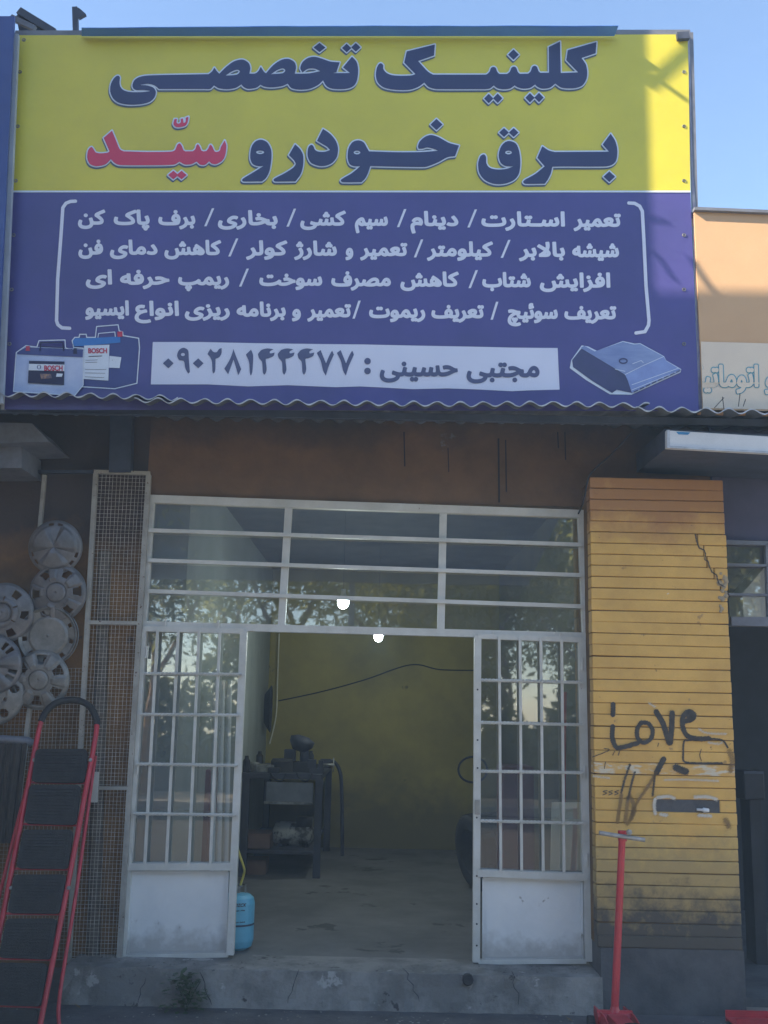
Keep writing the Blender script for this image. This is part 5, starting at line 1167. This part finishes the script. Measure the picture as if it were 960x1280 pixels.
# across the street: low wall and trees, seen mirrored in the glass
lw2 = obj('garden_wall', box(-30, 30, -16.3, -16, 0, .55), M_cdark); tag(lw2, 'low dark garden wall across the street', 'wall')
hd = thing('hedge', Vector((0, -21, 0)), 'dense green hedge before the trees across the street', 'hedge')
obj('core', box(-26, 26, -18.6, -18.1, 0, 1.1), M_leaf[1], hd)
hb_ = MB(); rnd = random.Random(77)
for k in range(30000):
    x = rnd.uniform(-24, 24); c = Vector((x, -17.7 + rnd.gauss(0, .3) + .35 * math.sin(x * 2.1), rnd.uniform(0, 1) * (2.5 + .7 * math.sin(x * 1.3) + .5 * math.sin(x * 3.1))))
    d = Vector((rnd.gauss(0, 1), rnd.gauss(0, 1), rnd.gauss(0, 1))).normalized(); s_ = d.orthogonal().normalized(); l = rnd.uniform(.2, .42)
    hb_.add([c, c + d * l * .5 + s_ * l * .25, c + d * l, c + d * l * .5 - s_ * l * .25], [(0, 1, 2, 3)], k % 3)
o = hb_.build('foliage', M_leaf, hd); o['kind'] = 'stuff'
gb_ = thing('reflection_board', Vector((-4, -13.2, 0)), 'long dark overhead board added across the street to darken the transom reflection', 'board')
zb0 = 1.76 + .121 * 20.2; zb1 = 1.76 + .235 * 20.2  # board added and shaped for the dark reflection in the transom
obj('board_sheet', prism([Vector((-13, -13.2, zb0)), Vector((2.85, -13.2, zb0 + .05)), Vector((3.9, -13.2, zb1)), Vector((-13, -13.2, zb1))], Vector((0, -.12, 0))), M_dark, gb_)
for x in (-12.5, -8.6, -.6): obj('post', box(x - .06, x + .06, -13.45, -13.33, 0, zb1), M_steel, gb_)
random.seed(33)
def make_tree_mesh(seed, Ht, nleaf):
    rnd = random.Random(seed); tk = MB(); ends = []
    def limb(a, d, L, r, dep):
        n = 5; pts = [a]; p = a.copy(); dd = d.copy()
        for i in range(n):
            dd = (dd + Vector((rnd.uniform(-.18, .18), rnd.uniform(-.18, .18), rnd.uniform(-.02, .12)))).normalized(); p = p + dd * L / n; pts.append(p.copy())
        tk.add(*tube(pts, [r * (1 - .55 * i / n) for i in range(n + 1)], 6))
        if dep == 0: ends.append((pts[-1], L)); return
        ends.append((pts[3], L * .6))
        for k in range(3): 
            a2 = rnd.uniform(0, 6.28); limb(pts[-1 - (k == 2)], (dd + Vector((math.cos(a2), math.sin(a2), .25)) * .75).normalized(), L * .72, r * .5, dep - 1)
    limb(Vector((0, 0, 0)), Vector((rnd.uniform(-.15, .15), 0, 1)), Ht * .38, .16, 3)
    lv = MB()
    for i in range(nleaf):
        e, L = rnd.choice(ends); 
        if e.z < Ht * .3: continue
        c = e + Vector((rnd.gauss(0, .55), rnd.gauss(0, .55), rnd.gauss(-.1, .5)))
        d = Vector((rnd.gauss(0, 1), rnd.gauss(0, 1), rnd.gauss(-.5, .8))).normalized(); s_ = d.orthogonal().normalized(); l = rnd.uniform(.12, .26)
        l *= 1.25; lv.add([c, c + d * l * .5 + s_ * l * .2, c + d * l, c + d * l * .5 - s_ * l * .2], [(0, 1, 2, 3)], i % 3)
    return tk, lv
protos = []
for k, (Ht, x, y) in enumerate(((8.5, -7.5, -20), (9.5, -2.0, -20.5), (8, 3.2, -20))):
    tk, lv = make_tree_mesh(40 + k, Ht, 8500)
    t = thing('street_tree', Vector((x, y, 0)), ('leafy tree across the street mirrored at the left of the glass', 'leafy tree across the street mirrored near the middle of the glass', 'leafy tree across the street mirrored at the right of the glass')[k], 'tree', 'trees across the street')
    me = bpy.data.meshes.new('trunk'); me.from_pydata([tuple(v) for v in tk.V], [], tk.F); me.materials.append(M_bark); o = bpy.data.objects.new('trunk', me); C.objects.link(o); o.parent = t
    me2 = bpy.data.meshes.new('crown'); me2.from_pydata([tuple(v) for v in lv.V], [], lv.F)
    for m in M_leaf: me2.materials.append(m)
    for p, q in zip(me2.polygons, lv.I): p.material_index = q
    o2 = bpy.data.objects.new('crown', me2); C.objects.link(o2); o2.parent = t; protos.append((me, me2))
for k, (x, y, rz, sc_, lab) in enumerate(((-13, -21, 1.0, 1.0, 'farthest left tree of the row across the street'), (8.5, -20, 2.2, 1.05, 'second tree from the right of the row across the street'), (13.5, -20, 4, 1.0, 'farthest right tree of the row across the street'), (.5, -27, 3, 1.15, 'taller tree behind the middle of the row across the street'), (-5, -28, 5, 1.1, 'taller tree behind the left of the row across the street'), (3.6, -23, 1.7, .9, 'tree close behind the hedge at the right'), (6.2, -22, 2.9, .85, 'second tree close behind the hedge at the far right'), (-4.8, -15.2, 4.4, .8, 'small tree in front of the hedge left of the middle'), (1.6, -15.4, 2.4, .75, 'small tree in front of the hedge right of the middle'), (6.5, -15.3, .4, .8, 'small tree in front of the hedge at the right'))):
    t = thing('street_tree', Vector((x, y, 0)), lab, 'tree', 'trees across the street'); t.rotation_euler = (0, 0, rz); t.scale = (sc_,) * 3
    for nm, me in zip(('trunk', 'crown'), protos[k % 3]): o = bpy.data.objects.new(nm, me); C.objects.link(o); o.parent = t

# ------------------------------------------------------------------ added volume imitating lens glare over the view
hz = bpy.data.materials.new('glare_veil'); hz.use_nodes = True; N = hz.node_tree.nodes; N.remove(N['Principled BSDF'])
pv_ = N.new('ShaderNodeVolumePrincipled'); pv_.inputs['Color'].default_value = (.42, .66, 1, 1); pv_.inputs['Density'].default_value = .0055
hz.node_tree.links.new(pv_.outputs[0], N['Material Output'].inputs['Volume'])
ho = obj('glare_veil', box(-62, 62, -62, 62, -1.2, 14), hz); ho['kind'] = 'stuff'

rnd = random.Random(99); mb = MB()
for k in range(420):
    if rnd.random() < .45: x = rnd.uniform(-2.6, 2.8); y = rnd.uniform(-.62, -.36); z = .004
    else: x = rnd.uniform(xs0 + .02, xs1 - .02); y = rnd.uniform(-.24, -.06); z = ZS
    r_ = rnd.uniform(.003, .010); mb.add(*lathe([(0, r_ * .6), (r_, r_ * .2), (r_ * .8, 0)], Vector((x, y, z)), Vector((rnd.uniform(-.3, .3), rnd.uniform(-.3, .3), 1)), 5))
o = mb.build('gravel_litter', M_conc); tag(o, None, None, kind='stuff')
for k, (x, lab) in enumerate(((-1.75, 'curled dry brown leaf on the pavement nearest the ladder'), (-.95, 'curled dry brown leaf on the pavement just right of the weed'), (.1, 'curled dry brown leaf on the pavement below the doorway'), (1.15, 'curled dry brown leaf on the pavement left of the red jack'))):
    y = rnd.uniform(-.5, -.4); c = Vector((x, y, .008)); a = rnd.uniform(0, 6.28); d = Vector((math.cos(a), math.sin(a), .1)) * .03; s_ = Vector((-math.sin(a), math.cos(a), .15)) * .012
    V = [c - d, c + s_ + Vector((0, 0, .006)), c + d + Vector((0, 0, .01)), c - s_ + Vector((0, 0, .006))]
    o = mk('dry_leaf', V, [(0, 1, 3), (1, 2, 3)], mat('dry_leaf_brown', (.22, .15, .06), (.14, .09, .04), 20, .8)); tag(o, lab, 'leaf', 'dry leaves on the pavement')
